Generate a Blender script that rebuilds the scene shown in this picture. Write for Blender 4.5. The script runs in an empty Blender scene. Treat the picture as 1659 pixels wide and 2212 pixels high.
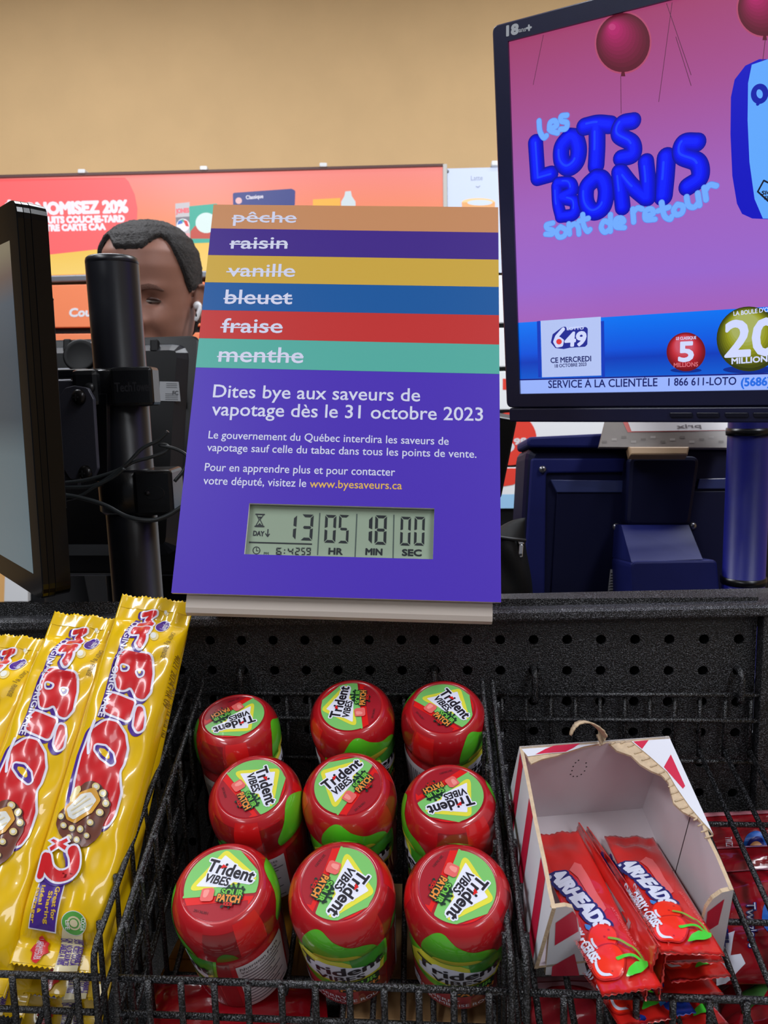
import bpy, bmesh, math, random
from mathutils import Vector, Matrix
random.seed(7)
PI = math.pi
SC = bpy.context.scene
COL = SC.collection

# ------------------------------------------------------------------ camera
CXP, CYP, FPX = 829.5, 1106.0, 1661.0          # image centre and focal length, for a 1659 x 2212 picture
CAM = Vector((0.0, 0.0, 1.40))
_t, _r = math.radians(8.5), math.radians(1.65)
_R0, _U0 = Vector((1, 0, 0)), Vector((0, math.sin(_t), math.cos(_t)))
FWD = Vector((0, math.cos(_t), -math.sin(_t)))
RGT = _R0 * math.cos(_r) - _U0 * math.sin(_r)
UPV = _U0 * math.cos(_r) + _R0 * math.sin(_r)
cd = bpy.data.cameras.new('camera')
cam = bpy.data.objects.new('camera', cd)
COL.objects.link(cam)
cam.matrix_world = Matrix(((RGT.x, UPV.x, -FWD.x, CAM.x), (RGT.y, UPV.y, -FWD.y, CAM.y), (RGT.z, UPV.z, -FWD.z, CAM.z), (0, 0, 0, 1)))
cd.sensor_fit = 'VERTICAL'
cd.sensor_height = 24.0
cd.lens = 24.0 * FPX / 2212.0
cd.clip_start = 0.02
cd.dof.use_dof = True
cd.dof.focus_distance = 0.56
cd.dof.aperture_fstop = 13.0
SC.camera = cam

# ------------------------------------------------------------------ world, lamps, exposure
SC.view_settings.view_transform = 'Standard'
SC.view_settings.look = 'None'
SC.view_settings.exposure = 0.0
SC.view_settings.gamma = 1.0
SC.view_settings.use_curve_mapping = False
try:
    SC.cycles.use_denoising = True
    SC.cycles.max_bounces = 8
    SC.cycles.sample_clamp_indirect = 4.0
except Exception:
    pass
W = bpy.data.worlds.new('store_air')
SC.world = W
W.use_nodes = True
W.node_tree.nodes['Background'].inputs[0].default_value = (0.80, 0.86, 1.0, 1)
W.node_tree.nodes['Background'].inputs[1].default_value = 0.12

def ceiling_lamp(x, y, sx, sy, power, col=(0.90, 0.94, 1.0)):
    l = bpy.data.lights.new('ceiling_lamp', 'AREA')
    l.shape = 'RECTANGLE'; l.size = sx; l.size_y = sy; l.energy = power; l.color = col
    o = bpy.data.objects.new('ceiling_lamp', l)
    o.location = (x, y, 2.76)
    COL.objects.link(o)
    return o
LAMP = 1.0
ceiling_lamp(-1.05, -0.25, 0.30, 1.25, 25 * LAMP)
ceiling_lamp(1.0, -0.25, 0.30, 1.25, 25 * LAMP)
ceiling_lamp(-0.9, 1.45, 1.25, 0.30, 26 * LAMP)
ceiling_lamp(0.9, 1.45, 1.25, 0.30, 26 * LAMP)
ceiling_lamp(-1.5, -2.2, 0.60, 1.25, 18 * LAMP)
ceiling_lamp(1.5, -2.2, 0.60, 1.25, 18 * LAMP)

# ------------------------------------------------------------------ colour and materials
def lin(c):
    c = c / 255.0
    return c / 12.92 if c <= 0.04045 else ((c + 0.055) / 1.055) ** 2.4
def L3(rgb, k=1.0):
    return tuple(min(1.0, lin(v) * k) for v in rgb)
MATS = {}
def M(name, rgb=(128, 128, 128), rough=0.5, metal=0.0, coat=0.0, spec=0.5, bump=0.0, bscale=400.0, var=0.0, vscale=60.0, k=1.0, emit=0.0, trans=0.0, speck=None, detail=2.0):
    """a node-built Principled material; rgb in screen values"""
    if name in MATS:
        return MATS[name]
    m = bpy.data.materials.new(name); m.use_nodes = True
    nt = m.node_tree; p = nt.nodes['Principled BSDF']
    col = L3(rgb, k)
    p.inputs['Base Color'].default_value = (*col, 1)
    p.inputs['Roughness'].default_value = rough
    p.inputs['Metallic'].default_value = metal
    p.inputs['Specular IOR Level'].default_value = spec
    p.inputs['Coat Weight'].default_value = coat
    p.inputs['Coat Roughness'].default_value = 0.04
    p.inputs['Transmission Weight'].default_value = trans
    tc = nt.nodes.new('ShaderNodeTexCoord')
    if bump > 0:
        n = nt.nodes.new('ShaderNodeTexNoise'); n.inputs['Scale'].default_value = bscale; n.inputs['Detail'].default_value = detail
        nt.links.new(tc.outputs['Object'], n.inputs['Vector'])
        b = nt.nodes.new('ShaderNodeBump'); b.inputs['Strength'].default_value = bump; b.inputs['Distance'].default_value = 0.002
        nt.links.new(n.outputs['Fac'], b.inputs['Height']); nt.links.new(b.outputs['Normal'], p.inputs['Normal'])
    if var > 0 or speck:
        n = nt.nodes.new('ShaderNodeTexNoise'); n.inputs['Scale'].default_value = vscale; n.inputs['Detail'].default_value = 3.0
        nt.links.new(tc.outputs['Object'], n.inputs['Vector'])
        r = nt.nodes.new('ShaderNodeValToRGB')
        if speck:
            r.color_ramp.elements[0].position = 0.50; r.color_ramp.elements[1].position = 0.66
            r.color_ramp.elements[0].color = (*col, 1); r.color_ramp.elements[1].color = (*L3(speck), 1)
        else:
            r.color_ramp.elements[0].position = 0.3; r.color_ramp.elements[1].position = 0.7
            r.color_ramp.elements[0].color = (*[v * (1 - var) for v in col], 1); r.color_ramp.elements[1].color = (*[min(1, v * (1 + var)) for v in col], 1)
        nt.links.new(n.outputs['Fac'], r.inputs['Fac']); nt.links.new(r.outputs['Color'], p.inputs['Base Color'])
    if emit > 0:
        p.inputs['Emission Color'].default_value = (*L3(rgb), 1); p.inputs['Emission Strength'].default_value = emit
        p.inputs['Base Color'].default_value = (*[v * 0.15 for v in col], 1)
    MATS[name] = m
    return m
def G(name, stops, axis, lo, hi, strength=1.0, rough=0.3, spec=0.5):
    """lit-screen / backlit-print material: a colour ramp of the picture or painted reflection it shows along one object axis"""
    if name in MATS:
        return MATS[name]
    m = bpy.data.materials.new(name); m.use_nodes = True
    nt = m.node_tree; p = nt.nodes['Principled BSDF']
    p.inputs['Base Color'].default_value = (0.01, 0.01, 0.01, 1); p.inputs['Roughness'].default_value = rough
    p.inputs['Specular IOR Level'].default_value = spec
    tc = nt.nodes.new('ShaderNodeTexCoord'); sx = nt.nodes.new('ShaderNodeSeparateXYZ'); mr = nt.nodes.new('ShaderNodeMapRange')
    mr.inputs['From Min'].default_value = lo; mr.inputs['From Max'].default_value = hi
    rp = nt.nodes.new('ShaderNodeValToRGB')
    e = rp.color_ramp.elements
    while len(e) < len(stops): e.new(0.5)
    for q, (pos, c) in zip(e, stops):
        q.position = pos; q.color = (*L3(c), 1)
    nt.links.new(tc.outputs['Object'], sx.inputs[0]); nt.links.new(sx.outputs[axis], mr.inputs['Value'])
    nt.links.new(mr.outputs['Result'], rp.inputs['Fac']); nt.links.new(rp.outputs['Color'], p.inputs['Emission Color'])
    p.inputs['Emission Strength'].default_value = strength
    MATS[name] = m
    return m
def E(name, rgb=(128, 128, 128), s=1.0, rough=0.35):
    return M(name, rgb, rough=rough, emit=s)

# ------------------------------------------------------------------ pixels to points
def ray(px, py):
    return RGT * ((px - CXP) / FPX) - UPV * ((py - CYP) / FPX) + FWD
def at(px, py, z):
    return CAM + ray(px, py) * z
class Plane:
    """a plane in the store with axes U (right), V (up), N (towards the camera side)"""
    def __init__(s, O, U, V):
        s.O = O.copy(); s.U = U.normalized(); V = V - s.U * V.dot(s.U); s.V = V.normalized(); s.N = s.U.cross(s.V)
        if s.N.dot(CAM - s.O) < 0: s.N = -s.N
    def hit(s, px, py):
        d = ray(px, py); return CAM + d * ((s.O - CAM).dot(s.N) / d.dot(s.N))
    def uv(s, px, py):
        q = s.hit(px, py) - s.O; return (q.dot(s.U), q.dot(s.V))
    def p3(s, u, v, h=0.0):
        return s.O + s.U * u + s.V * v + s.N * h
    def off(s, h):
        q = Plane.__new__(Plane); q.O = s.O + s.N * h; q.U = s.U; q.V = s.V; q.N = s.N; return q
def plane_at(px, py, z, yaw=0.0, lean=0.0, roll=0.0):
    """upright plane through a picture point: yaw turns it about the vertical (+ : right side nearer), lean tips its top away, roll turns it in itself"""
    y, l, r = (math.radians(a) for a in (yaw, lean, roll))
    U = Vector((math.cos(y), -math.sin(y), 0)); B = Vector((math.sin(y), math.cos(y), 0))
    V = Vector((0, 0, 1)) * math.cos(l) + B * math.sin(l)
    U2 = U * math.cos(r) + V * math.sin(r); V2 = V * math.cos(r) - U * math.sin(r)
    return Plane(at(px, py, z), U2, V2)

# ------------------------------------------------------------------ mesh gathering
class Geo:
    def __init__(s): s.v = []; s.f = []; s.m = []; s.s = []; s.mats = []
    def mi(s, mat):
        if mat not in s.mats: s.mats.append(mat)
        return s.mats.index(mat)
    def add(s, verts, faces, mat, smooth=False):
        b = len(s.v); k = s.mi(mat)
        s.v.extend(Vector(p) for p in verts)
        for f in faces:
            s.f.append(tuple(i + b for i in f)); s.m.append(k); s.s.append(smooth)
        return s
WL = {}
def wloc(o):
    return WL.get(o.name, Vector((0, 0, 0)))
def build(g, name, parent=None, loc=None, autosmooth=None, recalc=False):
    """link a gathered mesh as ONE object; its vertices are given in world space"""
    if parent is not None: base = wloc(parent)
    elif loc is not None: base = Vector(loc)
    else:
        n = max(1, len(g.v)); base = Vector((sum(p.x for p in g.v) / n, sum(p.y for p in g.v) / n, min((p.z for p in g.v), default=0)))
    me = bpy.data.meshes.new(name)
    me.from_pydata([tuple(p - base) for p in g.v], [], g.f)
    for mt in g.mats: me.materials.append(mt)
    me.polygons.foreach_set('material_index', g.m)
    me.polygons.foreach_set('use_smooth', g.s)
    me.update()
    if recalc:
        bm = bmesh.new(); bm.from_mesh(me); bmesh.ops.recalc_face_normals(bm, faces=bm.faces); bm.to_mesh(me); bm.free()
    o = bpy.data.objects.new(name, me)
    COL.objects.link(o)
    if parent is not None:
        o.parent = parent; WL[o.name] = base
    else:
        o.location = base; WL[o.name] = base
    return o
def tag(o, label, cat, group=None, kind=None):
    o['label'] = label; o['category'] = cat
    if group: o['group'] = group
    if kind: o['kind'] = kind
    return o
def thing(name, label, cat, loc=(0, 0, 0), group=None):
    o = bpy.data.objects.new(name, None); o.empty_display_size = 0.02
    COL.objects.link(o); o.location = loc; WL[o.name] = Vector(loc)
    return tag(o, label, cat, group)
def struct(g, name):
    o = build(g, name, loc=(0, 0, 0)); o['kind'] = 'structure'; return o
def dup(root, label):
    r = root.copy(); COL.objects.link(r); r['label'] = label
    for ch in list(root.children):
        c = ch.copy(); COL.objects.link(c); c.parent = r
        for gch in list(ch.children):
            d = gch.copy(); COL.objects.link(d); d.parent = c
    return r

def box_axes(g, c, ex, ey, ez, mat, bev=0.0, seg=2):
    """box with half-axis vectors ex, ey, ez about c, edges rounded by bev"""
    bm = bmesh.new(); bmesh.ops.create_cube(bm, size=2.0)
    lx, ly, lz = ex.length, ey.length, ez.length
    for v in bm.verts: v.co = Vector((v.co.x * lx, v.co.y * ly, v.co.z * lz))
    if bev > 0: bmesh.ops.bevel(bm, geom=list(bm.edges), offset=min(bev, 0.95 * min(lx, ly, lz)), segments=seg, profile=0.5, affect='EDGES')
    X, Y, Z = ex / lx, ey / ly, ez / lz
    bm.verts.index_update()
    g.add([c + X * v.co.x + Y * v.co.y + Z * v.co.z for v in bm.verts], [[v.index for v in f.verts] for f in bm.faces], mat, bev > 0 and False)
    bm.free()
def ring_frame(d):
    a = Vector((0, 0, 1)) if abs(d.z) < 0.9 else Vector((1, 0, 0))
    x = d.cross(a).normalized(); return x, d.cross(x).normalized()
def tube(g, pts, r, mat, n=10, caps=True, radii=None):
    pts = [Vector(p) for p in pts]
    d0 = (pts[1] - pts[0]).normalized(); x, y = ring_frame(d0)
    vs, fs = [], []
    for i, p in enumerate(pts):
        if i == 0: d = d0
        elif i == len(pts) - 1: d = (pts[i] - pts[i - 1]).normalized()
        else: d = ((pts[i] - pts[i - 1]).normalized() + (pts[i + 1] - pts[i]).normalized()).normalized()
        x = (x - d * x.dot(d)).normalized(); y = d.cross(x)
        rr = radii[i] if radii else r
        for k in range(n):
            a = 2 * PI * k / n; vs.append(p + (x * math.cos(a) + y * math.sin(a)) * rr)
    for i in range(len(pts) - 1):
        for k in range(n):
            k2 = (k + 1) % n; fs.append((i * n + k, i * n + k2, (i + 1) * n + k2, (i + 1) * n + k))
    if caps:
        fs.append(tuple(range(n))[::-1]); fs.append(tuple((len(pts) - 1) * n + k for k in range(n)))
    g.add(vs, fs, mat, True)
def spline(pts, n=8):
    """Catmull-Rom through points"""
    P = [Vector(p) for p in pts]; P = [P[0] * 2 - P[1]] + P + [P[-1] * 2 - P[-2]]
    out = []
    for i in range(1, len(P) - 2):
        for k in range(n):
            t = k / n; a, b, c, d = P[i - 1], P[i], P[i + 1], P[i + 2]
            out.append(0.5 * ((2 * b) + (c - a) * t + (2 * a - 5 * b + 4 * c - d) * t * t + (3 * b - a - 3 * c + d) * t ** 3))
    out.append(P[-2]); return out
def lathe(g, prof, mat, c=Vector((0, 0, 0)), X=Vector((1, 0, 0)), Y=Vector((0, 1, 0)), Z=Vector((0, 0, 1)), n=48, smooth=True):
    vs, fs = [], []
    for r, z in prof:
        for k in range(n):
            a = 2 * PI * k / n; vs.append(c + (X * math.cos(a) + Y * math.sin(a)) * r + Z * z)
    for i in range(len(prof) - 1):
        for k in range(n):
            k2 = (k + 1) % n; fs.append((i * n + k, i * n + k2, (i + 1) * n + k2, (i + 1) * n + k))
    g.add(vs, fs, mat, smooth)
def screw(g, c, nrm, r, mat, dark):
    x, y = ring_frame(nrm.normalized())
    lathe(g, [(r, 0), (r, r * .3), (r * .85, r * .55), (r * .5, r * .72), (0.0001, r * .78)], mat, c, x, y, nrm.normalized(), 20)
    for a in (x, y):
        b = nrm.cross(a).normalized()
        box_axes(g, c + nrm.normalized() * r * .76, a * r * .42, b * r * .09, nrm.normalized() * r * .06, dark)

# ------------------------------------------------------------------ flat outlines
def rounded(pts, rad, n=6):
    out = []; N = len(pts); rads = rad if isinstance(rad, (list, tuple)) else [rad] * N
    for i in range(N):
        p, a, b = Vector(pts[i]), Vector(pts[i - 1]), Vector(pts[(i + 1) % N]); r = rads[i]
        da, db = a - p, b - p
        if r <= 0 or da.length < 1e-9 or db.length < 1e-9:
            out.append(tuple(p)); continue
        u, v = da.normalized(), db.normalized(); ang = u.angle(v)
        if ang > PI - 0.02: out.append(tuple(p)); continue
        t = min(r / math.tan(ang / 2), da.length * .49, db.length * .49)
        p0, p2 = p + u * t, p + v * t
        for k in range(n + 1):
            s = k / n; q = p0 * (1 - s) ** 2 + p * 2 * s * (1 - s) + p2 * s * s; out.append(tuple(q))
    return out
def inset(pts, d):
    N = len(pts); P = [Vector(p) for p in pts]
    A = sum(P[i].x * P[(i + 1) % N].y - P[(i + 1) % N].x * P[i].y for i in range(N)); sg = 1 if A > 0 else -1
    out = []
    for i in range(N):
        e1 = (P[i] - P[i - 1]); e2 = (P[(i + 1) % N] - P[i])
        if e1.length < 1e-9: e1 = e2
        if e2.length < 1e-9: e2 = e1
        n1 = Vector((-e1.y, e1.x)).normalized() * sg; n2 = Vector((-e2.y, e2.x)).normalized() * sg
        m = n1 + n2
        if m.length < 1e-6: m = n1
        m.normalize(); out.append(tuple(P[i] + m * (d / max(0.35, m.dot(n1)))))
    return out
def slab(g, pl, pts, t, mat, bev=0.0, front=None, h=0.0, side=None, back_in=0.0):
    """outline pts (uv on plane pl) thickened by t away from the camera side, front edge chamfered by bev"""
    N = len(pts)
    rings = []
    if bev > 0:
        rings = [(inset(pts, bev), h), (inset(pts, bev * .3), h - bev * .3), (pts, h - bev)]
    else: rings = [(pts, h)]
    rings.append((inset(pts, back_in) if back_in else pts, h - t))
    vs, fs = [], []
    for q, hh in rings: vs += [pl.p3(a, b, hh) for a, b in q]
    for i in range(len(rings) - 1):
        for k in range(N):
            k2 = (k + 1) % N; fs.append((i * N + k, i * N + k2, (i + 1) * N + k2, (i + 1) * N + k))
    g.add(vs, fs, side or mat, False)
    g.add([vs[k] for k in range(N)], [tuple(range(N))], front or mat)
    g.add([vs[(len(rings) - 1) * N + k] for k in range(N)], [tuple(range(N))[::-1]], side or mat)
def pxpoly(pl, pts): return [pl.uv(*p) for p in pts]

# ------------------------------------------------------------------ lettering
_TX = {}
def text_mesh(s):
    if s in _TX: return _TX[s]
    c = bpy.data.curves.new('lettering', 'FONT'); c.body = s; c.resolution_u = 3
    o = bpy.data.objects.new('lettering', c); me = o.to_mesh()
    v = [(p.co.x, p.co.y) for p in me.vertices]; f = [tuple(q.vertices) for q in me.polygons]
    o.to_mesh_clear(); bpy.data.objects.remove(o); bpy.data.curves.remove(c)
    # weld, so that only outlines are open edges
    key, idx, nv = {}, [], []
    for p in v:
        k = (round(p[0], 5), round(p[1], 5))
        if k not in key: key[k] = len(nv); nv.append(p)
        idx.append(key[k])
    nf = []
    for q in f:
        w = []
        for i in q:
            if idx[i] not in w: w.append(idx[i])
        if len(w) > 2: nf.append(tuple(w))
    _TX[s] = (nv, nf); return _TX[s]
CAPH = max(p[1] for p in text_mesh('H')[0])
def dilate(v, f, w, n=5):
    """fatten a flat mesh by w: a round-ended strip along each of its open edges"""
    if w <= 0: return v, f
    cnt = {}
    for q in f:
        for i in range(len(q)):
            a, b = q[i], q[(i + 1) % len(q)]; k = (min(a, b), max(a, b)); cnt[k] = cnt.get(k, 0) + 1
    V, Fc = list(v), list(f)
    for (a, b), c in cnt.items():
        if c != 1: continue
        p, q = Vector(v[a]), Vector(v[b]); d = q - p
        if d.length < 1e-9: continue
        d.normalize(); nn = Vector((-d.y, d.x)); base = len(V); ang = math.atan2(nn.y, nn.x)
        lift = 1e-6 * (1 + len(Fc) % 50)
        for k in range(n + 1): t = ang + PI * k / n; V.append((p.x + math.cos(t) * w, p.y + math.sin(t) * w, lift))
        for k in range(n + 1): t = ang + PI + PI * k / n; V.append((q.x + math.cos(t) * w, q.y + math.sin(t) * w, lift))
        Fc.append(tuple(range(base, base + 2 * n + 2)))
    return V, Fc
class Ink:
    """draws flat shapes on a surface; surf(u, v, h) gives the point, layers stack by dh"""
    def __init__(s, g, surf, dh=0.00012, h0=0.0, px=None, grid=None):
        s.g, s.surf, s.dh, s.h0, s.pxf, s.grid = g, surf, dh, h0, px, grid
    def P(s, p): return s.pxf(*p) if s.pxf else p
    def put(s, v, f, mat, layer=1):
        v = [tuple(p) if len(p) == 3 else (p[0], p[1], 0.0) for p in v]
        if s.grid and f:
            bm = bmesh.new(); bv = [bm.verts.new(p) for p in v]
            for q in f:
                try: bm.faces.new([bv[i] for i in q])
                except ValueError: pass
            us = [p[0] for p in v]; ws = [p[1] for p in v]
            for ax, lines in ((0, s.grid[0]), (1, s.grid[1])):
                if isinstance(lines, float):
                    lo, hi = (min(us), max(us)) if ax == 0 else (min(ws), max(ws)); lines = [k * lines for k in range(math.floor(lo / lines), math.ceil(hi / lines) + 1)]
                for x in lines:
                    lo, hi = (min(us), max(us)) if ax == 0 else (min(ws), max(ws))
                    if not lo < x < hi: continue
                    co = (x, 0, 0) if ax == 0 else (0, x, 0); no = (1, 0, 0) if ax == 0 else (0, 1, 0)
                    bmesh.ops.bisect_plane(bm, geom=list(bm.verts) + list(bm.edges) + list(bm.faces), plane_co=co, plane_no=no)
            bm.verts.index_update()
            v = [tuple(q.co) for q in bm.verts]; f = [tuple(q.index for q in t.verts) for t in bm.faces]; bm.free()
        h = s.h0 + layer * s.dh
        s.g.add([s.surf(a, b, h + e) for a, b, e in v], f, mat, bool(s.grid))
    def poly(s, pts, mat, layer=1, rad=0.0, n=6):
        q = [s.P(p) for p in pts]
        if rad: q = rounded(q, rad, n)
        s.put(q, [tuple(range(len(q)))], mat, layer)
    def ell(s, c, rx, ry, mat, layer=1, n=40, rot=0.0):
        """centre and radii in drawing units (pixels if a pixel map is set)"""
        q = []
        for k in range(n):
            a = 2 * PI * k / n; x, y = rx * math.cos(a), ry * math.sin(a)
            q.append(s.P((c[0] + x * math.cos(rot) - y * math.sin(rot), c[1] + x * math.sin(rot) + y * math.cos(rot))))
        s.put(q, [tuple(range(n))], mat, layer)
    def line(s, pts, w, mat, layer=1, n=6, closed=False):
        """a stroke of half-width w (surface units) with round ends"""
        q = [Vector(s.P(p)) for p in pts]
        if closed: q.append(q[0])
        for i_, (a, b) in enumerate(zip(q, q[1:])):
            d = b - a
            if d.length < 1e-9: continue
            ang = math.atan2(d.y, d.x) + PI / 2; lift = 1e-6 * (1 + (i_ * 7 + len(s.g.f)) % 50)
            pts2 = [(a.x + math.cos(ang + PI * k / n) * w, a.y + math.sin(ang + PI * k / n) * w, lift) for k in range(n + 1)] + \
                   [(b.x + math.cos(ang + PI + PI * k / n) * w, b.y + math.sin(ang + PI + PI * k / n) * w, lift) for k in range(n + 1)]
            s.put(pts2, [tuple(range(len(pts2)))], mat, layer)
    def text(s, t, A, B, cap, mat, layer=1, bold=0.0, slant=0.0, mirror=False):
        """lettering whose ink runs from A to B along its baseline, capitals cap high (drawing units); bold fattens it, as a share of cap"""
        a, b = Vector(s.P(A)), Vector(s.P(B))
        if s.pxf: cp = (Vector(s.P((A[0], A[1] - cap))) - a).length
        else: cp = cap
        v, f = text_mesh(t)
        if not v: return
        x0, x1 = min(p[0] for p in v), max(p[0] for p in v)
        d = b - a; Lg = d.length; ux = d / Lg; uy = Vector((-ux.y, ux.x))
        ky = cp / CAPH; kx = Lg / (x1 - x0)
        loc = [((p[0] - x0) * kx + slant * p[1] * ky, p[1] * ky) for p in v]
        if mirror: loc = [(Lg - p[0], p[1]) for p in loc]
        loc, f2 = dilate(loc, f, bold * cp)
        s.put([(*(a + ux * p[0] + uy * p[1]), p[2] if len(p) > 2 else 0.0) for p in loc], f2, mat, layer)
def plane_ink(g, pl, h0=0.0, dh=0.00012):
    return Ink(g, pl.p3, dh, h0, pl.uv)
# ================================================================== the room
beige = M('painted_wall', (214, 178, 128), 0.75, bump=0.12, bscale=260, var=0.03, vscale=8)
dark = M('black_plastic', (16, 17, 21), 0.38, bump=0.05, bscale=900)
tile = M('floor_tile', (150, 146, 140), 0.35, var=0.08, vscale=5)
white_paint = M('white_paint', (225, 225, 222), 0.7, var=0.02)
WALL_Y = 2.47
g = Geo(); g.add([(-3.2, WALL_Y, 0), (3.2, WALL_Y, 0), (3.2, WALL_Y, 2.8), (-3.2, WALL_Y, 2.8), (-3.2, WALL_Y + .1, 0), (3.2, WALL_Y + .1, 0), (3.2, WALL_Y + .1, 2.8), (-3.2, WALL_Y + .1, 2.8)],
      [(0, 1, 2, 3), (4, 7, 6, 5), (0, 4, 5, 1), (3, 2, 6, 7), (0, 3, 7, 4), (1, 5, 6, 2)], beige); struct(g, 'wall_back')
g = Geo(); g.add([(-3.2, -4, 0), (3.2, -4, 0), (3.2, WALL_Y, 0), (-3.2, WALL_Y, 0)], [(0, 1, 2, 3)], tile); struct(g, 'floor')
g = Geo(); g.add([(-3.2, -4, 2.8), (3.2, -4, 2.8), (3.2, WALL_Y, 2.8), (-3.2, WALL_Y, 2.8)], [(3, 2, 1, 0)], white_paint); struct(g, 'ceiling')
g = Geo(); g.add([(-3.2, -4, 0), (-3.2, WALL_Y, 0), (-3.2, WALL_Y, 2.8), (-3.2, -4, 2.8)], [(0, 1, 2, 3)], M('grey_wall', (84, 86, 92), .7, var=.05)); struct(g, 'wall_left')
g = Geo(); g.add([(3.2, -4, 0), (3.2, WALL_Y, 0), (3.2, WALL_Y, 2.8), (3.2, -4, 2.8)], [(3, 2, 1, 0)], beige); struct(g, 'wall_right')

# ================================================================== backlit promotion sign on the back wall
steel = M('brushed_grey_metal', (128, 132, 140), 0.35, metal=0.6, var=0.04)
clipw = M('clear_clip', (236, 238, 240), 0.25)
PW = plane_at(478, 480, 2.30, yaw=0.0)
OW = PW.hit(478, 600)
sg = thing('menu_sign', 'long backlit orange and pink savings promotion sign on the beige wall', 'sign', OW)
top = lambda x: 385 - .0262 * x
bot = lambda x: 599.5 - .0300 * x
zt, zb = PW.hit(478, top(478)).z - OW.z, 0.0
orange = G('orange_print', [(0, (255, 166, 84)), (.45, (255, 150, 98)), (1, (255, 146, 140))], 2, zb, zt, 0.95)
g = Geo(); slab(g, PW, pxpoly(PW, [(-330, top(-330)), (956, top(956)), (958, bot(958)), (-330, bot(-330))]), .05, dark, front=orange)
ink = plane_ink(g, PW, dh=.0006)
pinkp = E('pink_print', (255, 104, 106), .95); yel = G('yellow_print', [(0, (255, 218, 122)), (1, (250, 200, 74))], 2, 0, .14, .95); prt = E('white_print_lit', (240, 236, 246), .95)
ink.poly([(-330, 390), (270, 384), (278, 392), (291, 420), (297, 450), (296, 478), (289, 505), (276, 528), (262, 540), (200, 540), (100, 556), (0, 575), (-330, 600)], pinkp, 1)
ink.poly([(-330, 606), (-330, 600), (0, 566), (100, 551), (200, 540), (330, 529), (470, 522), (640, 518), (957, 520), (957, bot(957))], yel, 2)
ink.text('ÉCONOMISEZ 20%', (16, 465), (276, 458), 24, prt, 3, bold=.10)
ink.text('PRODUITS COUCHE-TARD', (58, 483), (269, 479), 13, prt, 3, bold=.12)
ink.text('AVEC VOTRE CARTE CAA', (27, 501), (228, 496), 12.5, prt, 3, bold=.12)
# printed packages
c_teal, c_tin = E('teal_print', (72, 178, 158), .9), E('tin_print', (205, 200, 205), .9)
c_red, c_blue, c_navy = E('red_print', (226, 70, 66), .9), E('blue_print', (66, 120, 205), .9), E('navy_print', (70, 78, 140), .9)
ink.poly([(379, 440), (410, 437), (411, 517), (381, 518)], c_tin, 3)
ink.text('JONES', (381, 461), (409, 459), 9, E('pink_letter', (240, 120, 130), .9), 4, bold=.1)
ink.poly([(380, 470), (410, 468), (410, 486), (381, 488)], E('grey_print', (130, 126, 136), .9), 4)
ink.ell((396, 487), 14, 14, prt, 5); ink.poly([(384, 486), (386, 478), (395, 475), (395, 483)], c_blue, 6); ink.poly([(396, 475), (405, 478), (409, 490), (402, 489)], c_red, 6); ink.poly([(390, 476), (397, 474), (399, 482)], c_teal, 7)
ink.poly([(381, 505), (411, 504), (411, 516), (381, 517)], E('rose_print', (244, 170, 176), .9), 4)
ink.poly([(409, 446), (470, 440), (470, 524), (411, 526)], c_teal, 4, rad=.004); ink.poly([(412, 500), (422, 488), (440, 498), (470, 494), (470, 516), (412, 516)], E('berry_print', (200, 84, 72), .9), 5)
ink.ell((446, 482), 23, 22, E('pale_print', (222, 240, 238), .9), 6)
ink.poly([(503, 417), (630, 408), (638, 412), (637, 445), (504, 452)], c_navy, 3, rad=.006); ink.ell((516, 434), 7, 7, E('pale_ring', (238, 190, 190), .9), 4); ink.text('Classique', (532, 431), (569, 428), 8, prt, 4, bold=.03)
ink.poly([(676, 431), (735, 428), (735, 470), (676, 470)], E('amber_print', (250, 186, 84), .9), 3)
ink.poly([(746, 414), (758, 413), (760, 424), (768, 436), (769, 520), (738, 520), (737, 436), (744, 424)], E('bottle_print', (214, 226, 232), .9), 4)
build(g, 'printed_panel', sg)
g = Geo(); slab(g, PW.off(.012), pxpoly(PW, [(-330, top(-330) - 5), (958, top(958) - 4), (958, top(958) + 1), (-330, top(-330) + 1)]), .06, M('dark_rail', (92, 60, 56), .5)); build(g, 'top_rail', sg)
g = Geo(); slab(g, PW.off(.012), pxpoly(PW, [(-330, bot(-330)), (958, bot(958)), (958, bot(958) + 15), (-330, bot(-330) + 15)]), .06, steel, bev=.004); build(g, 'bottom_rail', sg)
g = Geo(); slab(g, PW.off(.014), pxpoly(PW, [(956, 357), (965, 357), (967, 588), (958, 588)]), .06, M('pale_cap', (205, 203, 198), .4), bev=.002); build(g, 'end_cap', sg)
for x in (180, 442, 699):
    y = top(x)
    g = Geo(); slab(g, PW.off(.016), rounded(pxpoly(PW, [(x - 8, y - 12), (x + 8, y - 12), (x + 8, y - 3), (x - 8, y - 3)]), .004), .03, clipw, bev=.002); build(g, 'clip', sg)

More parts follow.
